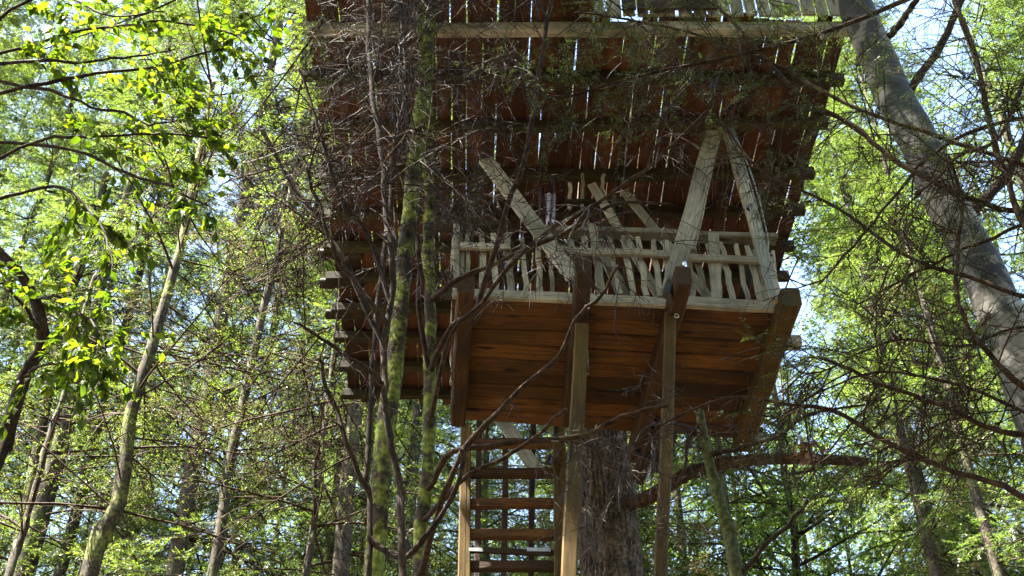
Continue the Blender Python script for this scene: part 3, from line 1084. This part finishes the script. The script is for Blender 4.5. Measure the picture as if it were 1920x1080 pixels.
for i, (Xt, Yt) in enumerate(spots):
    right = Xt > 1.5
    u = prng.random()
    d = Vector((Xt, Yt, 9.0)) - CAM
    px = 960 + F_PX * d.x / (d.y * CP + d.z * SP)
    sector = ([n for lim, n in SECTORS if px < lim] + ['beyond the right edge of the picture'])[0]
    if u < (0.55 if right else 0.30) and Yt > (17 if right else 21):
        k = prng.randrange(len(BRO))
        what, nm, ms, grp = ('green broadleaf tree', 'broadleaf_tree', BRO[k], 'broadleaf trees in the wood behind')
    else:
        k = prng.randrange(3) if prng.random() < 0.93 else 3
        what, nm, ms, grp = (('dark green spruce', 'dark green spruce', 'dark green spruce', 'thin dry brown spruce')[k], 'spruce_tree', CON[k], 'spruces in the wood behind')
    rank = RANK.get((what, sector), 0)
    RANK[(what, sector)] = rank + 1
    label = (('closest ', 'second closest ', 'third closest ', 'fourth closest ', 'fifth closest ')[rank] if rank < 5 else 'far off ') + what + ' ' + sector
    plant(nm, ms, (Xt, Yt, -0.1), prng.uniform(0, 6.28), prng.uniform(0.88, 1.14), label, 'tree', grp)

# unseen trees added beside and behind the camera to dapple sun and cut skylight
side = []
tries = 0
while len(side) < 14 and tries < 5000:
    tries += 1
    Xt, Yt = prng.uniform(-26, 14), prng.uniform(-18, 13)
    if abs(Xt) < 5.2 + max(Yt, 0) * 0.5 and Yt > -5:
        continue
    if any((Xt - a) ** 2 + (Yt - b) ** 2 < 9.5 for a, b in side):
        continue
    side.append((Xt, Yt))
back = 0
while back < 40 and tries < 9000:
    tries += 1
    Xt, Yt = prng.uniform(-9, 20), prng.uniform(-18, -2.2)
    if any((Xt - a) ** 2 + (Yt - b) ** 2 < 5.5 for a, b in side):
        continue
    side.append((Xt, Yt))
    back += 1
for i, (Xt, Yt) in enumerate(side):
    if prng.random() < 0.3:
        plant('broadleaf_tree', BRO[prng.randrange(3)], (Xt, Yt, -0.1), prng.uniform(0, 6.28), prng.uniform(0.9, 1.1), 'broadleaf tree of the wood beside the clearing', 'tree', 'trees around the camera')
    else:
        plant('spruce_tree', CON[prng.randrange(3)], (Xt, Yt, -0.1), prng.uniform(0, 6.28), prng.uniform(0.85, 1.0), 'spruce of the wood beside the clearing', 'tree', 'trees around the camera')

# ---- trunks that stand out one by one
TRUNK = {}


def lone_tree(name, label, cat, lst, Y, w_px, mat, n=26, k=12, parts=(), top=True, flare=0.25, jit=0.012, ext=True, knob=0.03):
    P = pts_px(lst, Y)
    w0, w1 = px_size(P[0], w_px[0]) / 2, px_size(P[-1], w_px[1]) / 2
    if ext:
        P = ground_ext(P)
    base = P[0].copy()
    base.z = 0
    t = thing(name, label, cat, base)
    ln = smooth_line(P, n, jit)
    link('trunk', limb_mesh('trunk', ln, w0, w1, mat, base, k, 1.0, flare, knob), t, Matrix.Translation(base))
    TRUNK[t] = ln
    return t, ln, base


def add_limb(t, name, lst, Y, w_px, mat, n=18, k=7, jit=0.008):
    P = pts_px(lst, Y)
    base = BASE[t]
    tl = TRUNK[t]
    P[0] = Vector(tl[np.argmin(np.linalg.norm(tl - np.array(P[0]), axis=1))])
    ln = smooth_line(P, n, jit)
    link(name, limb_mesh(name, ln, px_size(P[0], w_px[0]) / 2, px_size(P[-1], w_px[1]) / 2, mat, base, k, 1.0, 0, 0.08), t, Matrix.Translation(base))
    return ln


def add_stuff(t, name, geo, mat, smooth=True):
    o = link(name, geo.mesh(name, mat, BASE[t], smooth), t, Matrix.Translation(BASE[t]))
    o['kind'] = 'stuff'
    return o


def crown_over(t, meshes, loc, s, rz):
    """unseen live crown added above a near tree to shade what lies below"""
    for nm, me in meshes:
        if nm in ('trunk', 'dead_branches'):
            continue
        o = bpy.data.objects.new(nm, me)
        col.objects.link(o)
        o.parent = t
        o['kind'] = 'stuff'
        o.location = Vector(loc) - BASE[t]
        o.scale = s
        o.rotation_euler = (0, 0, rz)


def dead_branches(t, line, nb, l0, l1, t0, t1, sub=(9, 5), r=(0.008, 0.004, 0.0026), ang=(50, 95), droop=0.5, wig=0.12, name='dead_twigs', mat='twig', sublen=((0.15, 0.5), (0.05, 0.2)), k=4):
    L = np.asarray(line)[None]
    b1 = grow(L, nb, l0, l1, ang[0], ang[1], droop, wig * 0.6, 9, t0, t1, 0.1, 0.3)
    g1 = batch_tubes(b1, rads(len(b1), 9, r[0], r[0] * .4), k)
    b2 = grow(b1, sub[0], sublen[0][0], sublen[0][1], 30, 75, droop * 1.4, wig, 6, 0.12, 1.0, 0.35, 0.1)
    batch_tubes(b2, rads(len(b2), 6, r[1], r[1] * .4), 3, g1)
    b3 = grow(b2, sub[1], sublen[1][0], sublen[1][1], 30, 80, droop * 1.6, wig, 4, 0.1, 1.0, 0.3, 0.1)
    batch_tubes(b3, rads(len(b3), 4, r[2], r[2] * .45), 3, g1)
    add_stuff(t, name, g1, M[mat])
    return b1, b2, b3


# big tree the house leans on
fir_c = at_y(1148, 1000, 9.75)
fb = Vector((fir_c.x + 0.05, 9.75, 0))
fir = thing('fir_tree', 'thick rough barked tree trunk rising under the treehouse deck', 'tree', fb)
nr, nh = 110, 420
Hf = 13.0
V = np.zeros((nh + 1, nr, 3))
top_c = at_y(1128, 830, 9.75)
for j in range(nh + 1):
    z = Hf * j / nh - 0.1
    f = z / 6.5
    cx = fb.x + (top_c.x - fb.x) * f * 0.75
    r = 0.27 - (0.040 if z > 6.5 else 0.016) * (z - 6.5) + 0.16 * math.exp(-max(z, 0) / 0.6)
    r = max(r, 0.09)
    for i in range(nr):
        a = i / nr * 2 * math.pi
        ca, sa = math.cos(a), math.sin(a)
        if 1.5 < z < 9:
            p = Vector((ca * 2.9, sa * 2.9, z * 2.9))
            wv = Vector((noise.noise(p * 1.6), noise.noise(p * 1.6 + Vector((7, 3, 1))), noise.noise(p * 1.2 + Vector((1, 9, 4))))) * 0.45
            q = Vector((p.x * 1.9, p.y * 1.9, p.z * 0.9)) + wv
            dd = noise.voronoi(q * 1.5)[0]
            crack = min(1.0, (dd[1] - dd[0]) * 3.2)
            h = 0.017 * crack + 0.005 * noise.noise(p * 7) + 0.02 * noise.noise(p * .35)
        else:
            h = 0.012
        V[j, i] = (cx + ca * (r + h) - fb.x, sa * (r + h), z)
g = Geo()
ix = np.arange((nh + 1) * nr).reshape(nh + 1, nr)
g.quads(V, np.stack([ix[:-1], np.roll(ix, -1, 1)[:-1], np.roll(ix, -1, 1)[1:], ix[1:]], -1))
link('trunk', g.mesh('trunk', M['bark_fir'], smooth=False), fir, Matrix.Translation(fb))
P = pts_px([(1165, 948), (1188, 940), (1240, 918), (1300, 884), (1400, 862), (1500, 860), (1600, 866), (1625, 868)], (9.7, 8.3))
ln = smooth_line(P, 26, .008)
link('branch', limb_mesh('branch', ln, 0.075, 0.030, M['limb'], fb, 9, 0.8, 0, 0.05), fir, Matrix.Translation(fb))
dead_branches(fir, ln[9:], 7, 0.3, 0.9, 0.1, 1, (5, 3), wig=.15, r=(.005, .003, .002))
# clump of dead leaves caught on the limb
pc = at_y(1512, 845, 8.5)
g = Geo()
for i in range(46):
    c = np.array(pc) + rng.normal(0, 1, 3) * np.array([0.06, 0.05, 0.07])
    a, b = rng.normal(0, 1, 3), rng.normal(0, 1, 3)
    a /= np.linalg.norm(a); b -= a * a.dot(b); b /= np.linalg.norm(b)
    L, W = rng.uniform(.05, .12), rng.uniform(.025, .05)
    g.quads([c - a * L / 2, c + b * W, c + a * L / 2 + np.cross(a, b) * .02, c - b * W], [[0, 1, 2, 3]])
o = link('dead_leaf_clump', g.mesh('dead_leaf_clump', M['leaf_dead'], pc), None, Matrix.Translation(pc))
tag(o, 'clump of brown dead leaves caught on the long bare limb', 'leaves')

# leaning pale trunk on the right
birch, bl, bb = lone_tree('beech_tree', 'pale mottled tree trunk leaning across the right side', 'tree', [(1935, 740), (1880, 590), (1790, 400), (1690, 205), (1600, 10), (1545, -110)], (5.6, 5.6), (92, 58), M['bark_birch'], 34, 20, knob=.02)
for lst, w in (([(1700, 215), (1740, 120), (1795, 20), (1830, -60)], (18, 10)), ([(1648, 90), (1690, 40), (1730, -20)], (16, 10)), ([(1810, 420), (1870, 350), (1930, 240), (1990, 150)], (22, 14)), ([(1610, 30), (1560, 60), (1540, 70)], (8, 4))):
    bln = add_limb(birch, 'branch', lst, (5.6, 5.3), w, M['bark_dark'])

# mossy trunk pair in front of the left half of the house
m1, l1, b1_ = lone_tree('mossy_tree', 'slim trunk covered in bright yellow green moss, left of the deck', 'tree', [(690, 1180), (708, 1000), (735, 700), (752, 480), (782, 250), (803, 100), (815, -60), (830, -250)], (5.0, 5.0), (42, 20), M['bark_moss'], 36, 12, jit=.014)
m2, l2, b2_ = lone_tree('mossy_tree', 'second mossy trunk, darker and thicker, beside the ladder', 'tree', [(785, 1180), (797, 900), (803, 700), (803, 500), (800, 350), (795, 150), (785, -50), (780, -250)], (5.5, 5.5), (30, 13), M['bark_moss'], 36, 12, jit=.014)
add_limb(m2, 'branch', [(800, 640), (785, 560), (788, 480), (778, 400), (768, 300), (762, 150), (768, -40)], (5.3, 5.0), (11, 8), M['limb'], 22)
s8 = add_limb(m2, 'branch', [(790, 660), (850, 610), (890, 590), (925, 480), (955, 380), (985, 290), (1008, 160), (1030, 0), (1040, -80)], (5.3, 4.7), (12, 8), M['limb'], 26)
s6 = add_limb(m2, 'branch', [(790, 1010), (830, 950), (868, 850), (960, 750), (1035, 680), (1080, 605), (1120, 560), (1160, 500)], (5.2, 4.4), (13, 6), M['limb'], 26)
s7 = add_limb(m2, 'branch', [(800, 960), (860, 905), (960, 850), (1010, 815), (1062, 765)], (5.3, 4.8), (10, 7), M['limb'], 20)
s8b = add_limb(m2, 'branch', [(800, 720), (840, 640), (905, 560), (985, 470), (1080, 400), (1160, 350), (1240, 290), (1330, 200)], (5.2, 4.6), (10, 5), M['limb'], 26)
s8c = add_limb(m2, 'branch', [(800, 870), (850, 845), (960, 830), (1090, 815), (1170, 780), (1250, 755)], (5.3, 5.0), (12, 8), M['limb'], 20)
s8d = add_limb(m2, 'branch', [(803, 560), (860, 520), (960, 480), (1060, 440), (1150, 390), (1260, 380)], (5.4, 5.0), (12, 5), M['limb'], 20)

for t, ln, mesh_, rz in ((m1, l1, CON[0], 1.0), (m2, l2, CON[2], 2.2)):
    tip = Vector(ln[-1])
    up = smooth_line([tip - Vector((0, 0, .3)), tip + Vector((0, 0, 6)), tip + Vector((0, 0, 13))], 14, .02)
    link('trunk_top', limb_mesh('trunk_top', up, .045, .012, M['bark_dark'], tip, 8), t, Matrix.Translation(tip))
    crown_over(t, mesh_, (tip.x, tip.y, 10.2 - (6.0 if mesh_ is CON[0] else 7.5) * .62), (.85, .85, .62), rz)  # out of view, added to shade the roof, twigs and leaning trunk
def moss_fuzz(t, line, w0, w1, n, thr):
    g = Geo()
    L = np.asarray(line)
    Np = len(L)
    u = rng.uniform(0, 1, n) * (Np - 1)
    i = np.clip(u.astype(int), 0, Np - 2)
    f = (u - i)[:, None]
    c = L[i] * (1 - f) + L[i + 1] * f
    r = w1 + (w0 - w1) * (1 - u / (Np - 1))
    a = rng.uniform(0, 2 * np.pi, n)
    keep = np.array([noise.noise(Vector((x[0] * 3 + math.cos(b) * .8, x[1] * 3 + math.sin(b) * .8, x[2] * 3.2))) > thr for x, b in zip(c, a)])
    c, r, a = c[keep], r[keep], a[keep]
    out = np.stack([np.cos(a), np.sin(a), 0 * a], 1)
    sd = np.stack([-np.sin(a), np.cos(a), 0 * a], 1)
    p = c + out * (r * 0.97)[:, None]
    d = out * rng.uniform(.4, 1, (len(a), 1)) + np.array([0, 0, -.6]) + rng.normal(0, .4, (len(a), 3))
    d *= rng.uniform(.007, .020, (len(a), 1))
    w = sd * rng.uniform(.003, .007, (len(a), 1))
    g.tris(np.stack([p - w, p + w, p + d], 1), np.arange(len(a) * 3).reshape(-1, 3))
    add_stuff(t, 'moss', g, M['moss'], False)


moss_fuzz(m1, l1, px_size(Vector(l1[1]), 42) / 2, px_size(Vector(l1[-1]), 20) / 2, 26000, -.02)
moss_fuzz(m2, l2, px_size(Vector(l2[1]), 30) / 2, px_size(Vector(l2[-1]), 14) / 2, 22000, .05)
tip = Vector(bl[-1])
up = smooth_line([tip, tip + Vector((-.7, .3, 2.5)), tip + Vector((-.9, .4, 6))], 12, .03)
link('trunk_top', limb_mesh('trunk_top', up, .10, .03, M['bark_dark'], tip, 9), birch, Matrix.Translation(tip))
crown_over(birch, BRO[0], (tip.x - .7, tip.y + .3, tip.z + 1.2 - 5.0 * .7), (.95, .95, .7), .7)  # crown out of view, added for its shade on the trunk

d1, l3, b3_ = lone_tree('dead_tree', 'dark bare stem full of dead twigs, crossing the left roof', 'tree', [(753, 1120), (748, 950), (736, 850), (722, 760), (718, 680), (733, 560), (728, 420), (720, 300), (703, 150), (692, -40), (688, -200)], (4.5, 4.5), (15, 9), M['bark_dark'], 40, 9, jit=.010)
d2, l4, b4_ = lone_tree('dead_tree', 'thinnest dark bare stem left of the mossy trunk', 'tree', [(688, 1120), (693, 900), (702, 740), (722, 500), (742, 300), (760, 150), (752, -40), (750, -200)], (4.7, 4.7), (12, 8), M['bark_dark'], 36, 9, jit=.010)
add_limb(d2, 'branch', [(690, 1062), (760, 1040), (830, 960), (860, 900), (868, 840)], (4.7, 4.3), (13, 9), M['bark_dark'])
l11 = add_limb(d2, 'branch', [(692, 960), (668, 880), (632, 770), (606, 700), (600, 670)], (4.7, 4.5), (11, 7), M['bark_dark'])
l10 = add_limb(d1, 'branch', [(722, 730), (690, 690), (640, 655), (600, 630), (555, 605)], (4.5, 4.3), (12, 5), M['bark_dark'])
l9 = add_limb(d1, 'branch', [(716, 640), (660, 520), (622, 450), (575, 385), (535, 320), (490, 235)], (4.5, 4.4), (12, 8), M['bark_dark'])
l9b = add_limb(d1, 'branch', [(716, 600), (660, 520), (625, 470), (600, 395), (580, 320)], (4.5, 4.3), (11, 7), M['bark_dark'])
l9c = add_limb(d1, 'branch', [(730, 560), (690, 440), (640, 370), (610, 290), (585, 210), (560, 130)], (4.5, 4.3), (10, 5), M['bark_dark'])

for (t, ln, nb) in ((m1, l1, 34), (m2, l2, 32), (d1, l3, 34), (d2, l4, 32)):
    f0 = 0.58
    dead_branches(t, ln, nb, 0.25, 1.0, f0, 0.97, (9, 5), r=(0.0045, 0.0025, 0.0016), droop=.35, wig=.085)
for ln, nb in ((s8, 18), (s8b, 9), (s6, 2), (s8d, 6), (s7, 2), (s8c, 2)):
    dead_branches(m2, ln, nb, 0.2, 0.8, 0.25, 1.0, (8, 4), r=(0.0045, 0.0026, 0.0017), droop=.4, wig=.09)
for ln, nb, t in ((l9, 12, d1), (l9b, 8, d1), (l9c, 14, d1), (l10, 6, d1), (l11, 6, d2)):
    dead_branches(t, ln, nb, 0.2, 0.7, 0.3, 1.0, (6, 3), r=(0.005, 0.003, 0.002), mat='limb')

# needled boughs over the top of the roof, from a trunk just out of the picture
hem, hl, hb = lone_tree('hemlock_tree', 'dark needled tree with bare forking boughs along the right edge', 'tree', [(2080, 1000), (2050, 700), (2030, 400), (2010, 100), (2000, -200)], (4.7, 4.7), (70, 30), M['bark_dark'], 26, 12)
boughs = {}
for key, lst, Y, w in (
        ('a', [(2040, 840), (1920, 815), (1850, 800), (1760, 760), (1640, 718), (1540, 670)], (4.7, 4.9), (18, 9)),
        ('b', [(2045, 980), (1920, 935), (1840, 900), (1740, 868), (1640, 812), (1560, 775), (1480, 760), (1380, 746), (1270, 775), (1190, 835)], (4.7, 5.3), (20, 5)),
        ('c', [(2030, 600), (1920, 560), (1810, 520), (1720, 490), (1640, 440), (1530, 370), (1420, 310), (1350, 225)], (4.7, 5.2), (14, 6)),
        ('d', [(2020, 250), (1900, 220), (1760, 280), (1700, 340), (1620, 440), (1540, 535)], (4.7, 5.0), (14, 6)),
        ('e', [(2030, 420), (1900, 430), (1780, 480), (1700, 520), (1610, 570)], (4.7, 5.0), (12, 5)),
        ('f', [(2020, 400), (1850, 380), (1690, 300), (1600, 235), (1500, 180), (1420, 92), (1340, 10), (1290, -60)], (4.7, 4.9), (16, 9)),
        ('g', [(2030, 330), (1860, 290), (1680, 232), (1560, 178), (1460, 120), (1330, 70), (1200, 40), (1080, 20)], (4.7, 4.9), (14, 5)),
        ('h', [(2015, 560), (1925, 430), (1898, 350), (1870, 285), (1850, 200), (1822, 95), (1785, -30)], (4.7, 4.5), (20, 14)),
        ('i', [(2050, 820), (1930, 735), (1870, 680), (1830, 630), (1797, 560), (1795, 470), (1802, 380), (1780, 300)], (4.7, 4.5), (20, 8)),
        ('j', [(2010, 90), (1920, 150), (1880, 255), (1800, 290), (1720, 360)], (4.7, 4.4), (14, 6)),
        ('k', [(2030, 640), (1930, 610), (1800, 650), (1680, 640), (1560, 690), (1500, 700)], (4.7, 5.0), (10, 4)),
        ('l', [(2005, -60), (1800, -40), (1600, 40), (1400, 100), (1250, 130), (1120, 170), (1010, 190)], (4.7, 4.8), (16, 5)),
        ('m', [(2045, 900), (1900, 760), (1700, 700), (1560, 720), (1440, 800)], (4.7, 5.2), (12, 4))):
    boughs[key] = add_limb(hem, 'bough', lst, Y, (w[0] * .72, w[1] * .72), M['limb'], 26)
for key, nb, l0, l1 in (('b', 18, .2, .6), ('a', 12, .2, .7), ('c', 16, .2, .6), ('d', 8, .1, .5), ('e', 6, .1, .4), ('h', 14, .2, .8), ('i', 16, .2, .7), ('j', 10, .2, .6), ('k', 10, .2, .5), ('m', 7, .2, .5), ('f', 14, .2, .7)):
    dead_branches(hem, boughs[key], nb, l0, l1, 0.25, 0.8 if key in 'bm' else 1.0, (6, 3), r=(.0048, .003, .002), mat='limb')
gN = Geo()
gT = Geo()
for key, nb, t0, lo, hi in (('f', 30, .25, .3, .9), ('g', 34, .3, .3, .8), ('l', 44, .3, .3, .95), ('c', 12, .25, .2, .5), ('h', 26, .1, .4, 1.0), ('j', 26, .1, .4, 1.0), ('d', 14, .1, .2, .7), ('a', 12, .1, .3, .8), ('m', 22, .1, .3, .8), ('k', 14, .1, .3, .6), ('i', 10, .1, .3, .7)):
    f1 = grow(boughs[key][None], nb, lo, hi, 35, 75, 0.35, .05, 8, t0, 1.0, 0.2, 0.75)
    f2 = grow(f1, 7, 0.08, 0.32, 35, 60, 0.25, .05, 5, .15, 1.0, 0.4, 0.85)
    batch_tubes(f1, rads(len(f1), 8, .004, .0015), 3, gT)
    batch_tubes(f2, rads(len(f2), 5, .002, .0009), 3, gT)
    strips(f2, 22, 0.019, 0.0032, 0.05, (50, 80), gN, 0, .8)
    strips(f1, 34, 0.019, 0.0032, 0.05, (50, 80), gN, .2, .8)
add_stuff(hem, 'needles', gN, M['needle_shaded'], False)
add_stuff(hem, 'twigs', gT, M['bark_dark'])

# green sapling with a bare side stem
sap, sl, sb = lone_tree('sapling', 'bare greenish sapling standing right of the big trunk', 'tree', [(1388, 1120), (1366, 1000), (1345, 920), (1326, 850), (1312, 772)], (6.6, 6.6), (30, 16), M['bark_sapling'], 20, 10, jit=.006)
add_limb(sap, 'branch', [(1372, 1066), (1440, 1018), (1482, 982), (1514, 938)], (6.6, 6.4), (11, 7), M['bark_dark'])
add_limb(sap, 'branch', [(1330, 850), (1380, 842), (1460, 812), (1530, 776), (1620, 760)], (6.6, 6.2), (11, 4), M['bark_dark'])
sl2 = add_limb(sap, 'branch', [(1318, 800), (1290, 830), (1288, 870), (1270, 905)], (6.6, 6.5), (8, 4), M['bark_dark'])
dead_branches(sap, sl[8:], 14, .2, .7, .3, 1, (6, 3), r=(.004, .003, .002), droop=.3)
# pale drooping twigs hang in front of the deck corner
tw = add_limb(sap, 'branch', [(1312, 790), (1240, 790), (1190, 830), (1165, 900), (1162, 960)], (6.5, 6.3), (6, 3), M['twig'])
dead_branches(sap, tw, 4, .15, .6, .1, 1, (6, 3), r=(.004, .003, .002), droop=.8)

# lichened and dark slim trunks on the left
t1, tl1, _ = lone_tree('slim_tree', 'slim trunk sunlit yellow with lichen, low on the left', 'tree', [(160, 1120), (190, 1010), (216, 925), (252, 750), (300, 600), (345, 440), (372, 300), (400, 160)], (10.5, 10.5), (40, 10), M['bark_lichen'], 34, 12, jit=.018)
t2, tl2, _ = lone_tree('slim_tree', 'slim dark trunk with bare side branches, left of the house', 'tree', [(392, 1100), (430, 880), (466, 700), (512, 510), (530, 430), (552, 330)], (12.5, 12.5), (24, 10), M['bark_far'], 34, 10, jit=.018)
t3, tl3, _ = lone_tree('slim_tree', 'thin dark trunk low in the left corner', 'tree', [(5, 1120), (25, 1050), (55, 950), (90, 830), (130, 700), (180, 520)], (12.0, 12.0), (18, 8), M['bark_far'], 26, 9, jit=.02)
t4, tl4, _ = lone_tree('slim_tree', 'pinkish pale trunk seen against the sky gap on the left', 'tree', [(60, 900), (120, 600), (150, 500), (178, 405), (200, 330)], (15, 15), (22, 14), M['bark_lichen'], 22, 9, jit=.02)
t5, tl5, _ = lone_tree('slim_tree', 'thin shaded trunk between the mossy trunk and the left wood', 'tree', [(570, 1120), (590, 980), (606, 850), (614, 760), (628, 600)], (12.0, 12.0), (16, 8), M['bark_far'], 22, 9, jit=.02)
for t, ln, nb in ((t1, tl1, 40), (t2, tl2, 46), (t3, tl3, 22), (t4, tl4, 14), (t5, tl5, 26)):
    b1, b2, b3 = dead_branches(t, ln, nb, 0.7, 2.4, 0.3, 1.0, (8, 4), r=(.015, .007, .004), ang=(55, 95), droop=.25, wig=.08, mat='limb', sublen=((.3, .9), (.12, .4)))
    g = strips(b3, 14, .034, .0045, .1, (35, 65))
    add_stuff(t, 'needles', g, M['needle_dry'] if t in (t2,) else M['needle'], False)

# ---- leafy broadleaf at the left edge, close to the camera
LEAF = []
for sd_ in range(4):
    r_ = np.random.default_rng(900 + sd_)
    out = [(0, 0), (.18, .20), (.42, .31), (.68, .25), (.88, .10), (1.0, 0.0)]
    fold, curl = r_.uniform(.10, .25), r_.uniform(.05, .22)
    V, idm = [], []
    for (a, b) in out:
        z = -curl * a * a
        V += [(a, 0, z), (a, b + r_.normal(0, .008), z + fold * b), (a, -b + r_.normal(0, .008), z + fold * b)]
    Fc = []
    for i in range(5):
        a = 3 * i
        Fc += [(a, a + 1, a + 4, a + 3), (a, a + 3, a + 5, a + 2)]
    V += [(-0.28, 0, 0.03), (-0.28, .012, .03), (0.0, 0.014, 0)]
    k = len(V)
    Fc += [(k - 3, k - 2, k - 1, 0)]
    me = bpy.data.meshes.new('leaf')
    me.from_pydata(V, [], Fc)
    me.update()
    me.materials.append(M['leaf_near'])
    LEAF.append(me)

lf, lfl, lfb = lone_tree('leafy_tree', 'dark leaning trunk at left edge carrying bright green leaves', 'tree', [(-60, 1000), (0, 840), (40, 725), (72, 655), (75, 600), (40, 520), (-30, 430), (-90, 250), (-110, 50), (-120, -150)], (4.6, 4.1), (34, 10), M['bark_dark'], 30, 12, jit=.012)
tip = Vector(lfl[-1])
crown_over(lf, BRO[1], (tip.x + .6, tip.y, 9.3 - 3.0 * .7), (.8, .8, .7), 1.3)  # crown out of view, added to darken the near leaves
lb_ = {}
for key, lst, Y, w in (
        ('a', [(-30, 100), (60, 116), (130, 118), (240, 108), (330, 92)], (4.1, 3.9), (9, 3)),
        ('b', [(-20, 170), (90, 156), (200, 136), (312, 122), (420, 95), (480, 120)], (4.1, 4.0), (9, 3)),
        ('c', [(-10, 258), (100, 258), (190, 256), (310, 254), (400, 262)], (4.1, 4.0), (8, 3)),
        ('d', [(10, 220), (130, 285), (250, 328), (330, 355), (400, 400)], (4.2, 4.0), (8, 3)),
        ('e', [(30, 330), (100, 350), (150, 380), (200, 440), (210, 500)], (4.2, 4.0), (8, 3)),
        ('f', [(62, 540), (100, 560), (150, 590), (190, 620), (200, 660)], (4.3, 4.1), (8, 3)),
        ('g', [(60, 600), (30, 560), (10, 530), (-40, 560)], (4.3, 4.1), (8, 3)),
        ('h', [(-30, 40), (40, 10), (110, -10), (200, 30), (300, 20)], (4.0, 3.6), (8, 3)),
        ('i', [(-30, 60), (120, 180), (210, 210), (290, 230), (370, 220)], (4.1, 4.0), (7, 3)),
        ('j', [(45, 690), (80, 690), (140, 680), (190, 690)], (4.4, 4.1), (7, 3)),
        ('k', [(-30, 30), (150, 60), (300, 40), (430, 60), (500, 140)], (4.0, 3.9), (7, 3))):
    lb_[key] = add_limb(lf, 'branch', lst, Y, w, M['bark_dark'], 20, 6)


def leaf_at(parent, p, d, nrm, size, name='leaf'):
    d = Vector(d).normalized()
    nrm = Vector(nrm)
    mw = frame(Vector(p), Vector(p) + d, nrm) @ Matrix.Scale(size, 4)
    return link(name, LEAF[rnd.randrange(4)], parent, mw)


def leaf_quads(g, p, d, nrm, size):
    d = np.array(d) / np.linalg.norm(d)
    s = np.cross(nrm, d)
    s /= np.linalg.norm(s) + 1e-9
    nn = np.cross(d, s)
    p = np.array(p)
    V = [p, p + d * size * .45 + s * size * .30 + nn * size * .06, p + d * size - nn * size * .12, p + d * size * .45 - s * size * .30 + nn * size * .06, p + d * size * .45]
    g.tris(V, [[0, 4, 1], [4, 2, 1], [0, 3, 4], [4, 3, 2]])


cl = {'a': (70, .0), 'b': (64, .3), 'c': (56, .3), 'd': (54, .3), 'e': (70, .2), 'f': (110, .0), 'g': (56, .0), 'h': (60, .0), 'i': (56, .25), 'j': (70, .0), 'k': (84, .05)}
singles = 0
gL = Geo()
gT = Geo()
leaves = []
for key, (cnt, t0) in cl.items():
    tws = grow(lb_[key][None], max(8, cnt // 4), 0.12, 0.48, 30, 75, .25, .08, 6, t0, 1.0, .2, .5)
    batch_tubes(tws, rads(len(tws), 6, .0022, .001), 3, gT)
    for c in range(int(cnt * 3.4)):
        b = rng.integers(len(tws))
        u = rng.uniform(0.15, 1) * 5
        i = min(int(u), 4)
        p = tws[b, i] + (tws[b, i + 1] - tws[b, i]) * (u - i)
        tan = tws[b, i + 1] - tws[b, i]
        tan /= np.linalg.norm(tan)
        sd_ = np.cross(tan, [0, 0, 1]) * rng.choice([-1, 1])
        d = tan * .6 + sd_ * .8 + np.array([0, 0, -.35]) + rng.normal(0, .25, 3)
        nrm = np.array([0, 0, 1]) + rng.normal(0, .35, 3)
        leaves.append((p, d, nrm, rng.uniform(.034, .068)))
leaves.sort(key=lambda l: -l[3])
foliage = holder('foliage', lf)
for k, (p, d, nrm, s) in enumerate(leaves):
    if k < 300:
        leaf_at(foliage, p, d, nrm, s)
    else:
        leaf_quads(gL, p, d, nrm, s)
add_stuff(lf, 'small_leaves', gL, M['leaf_near'], False)
add_stuff(lf, 'twigs', gT, M['bark_dark'])

# a few leaves dangling into the top of the picture from the leaning trunk's bough
lp = add_limb(birch, 'branch', [(1560, -70), (1500, -50), (1420, -30), (1340, -30), (1260, -60)], (5.55, 3.6), (12, 4), M['bark_dark'])
for (px, py, dx, s) in ((1333, -12, -.1, .075), (1365, -14, .15, .08), (1392, -12, .35, .06), (1302, -14, -.3, .06), (1455, -12, .1, .06), (1318, -24, .4, .07), (1412, -25, -.2, .07)):
    p = at_y(px, py, 3.75)
    leaf_at(birch, p, (dx, -.25, -.8), (0.1 * dx, -.8, .5), s)
leaf_at(birch, at_y(1312, 98, 4.6), (.0, .1, -.9), (0.5, -.8, .3), .05)
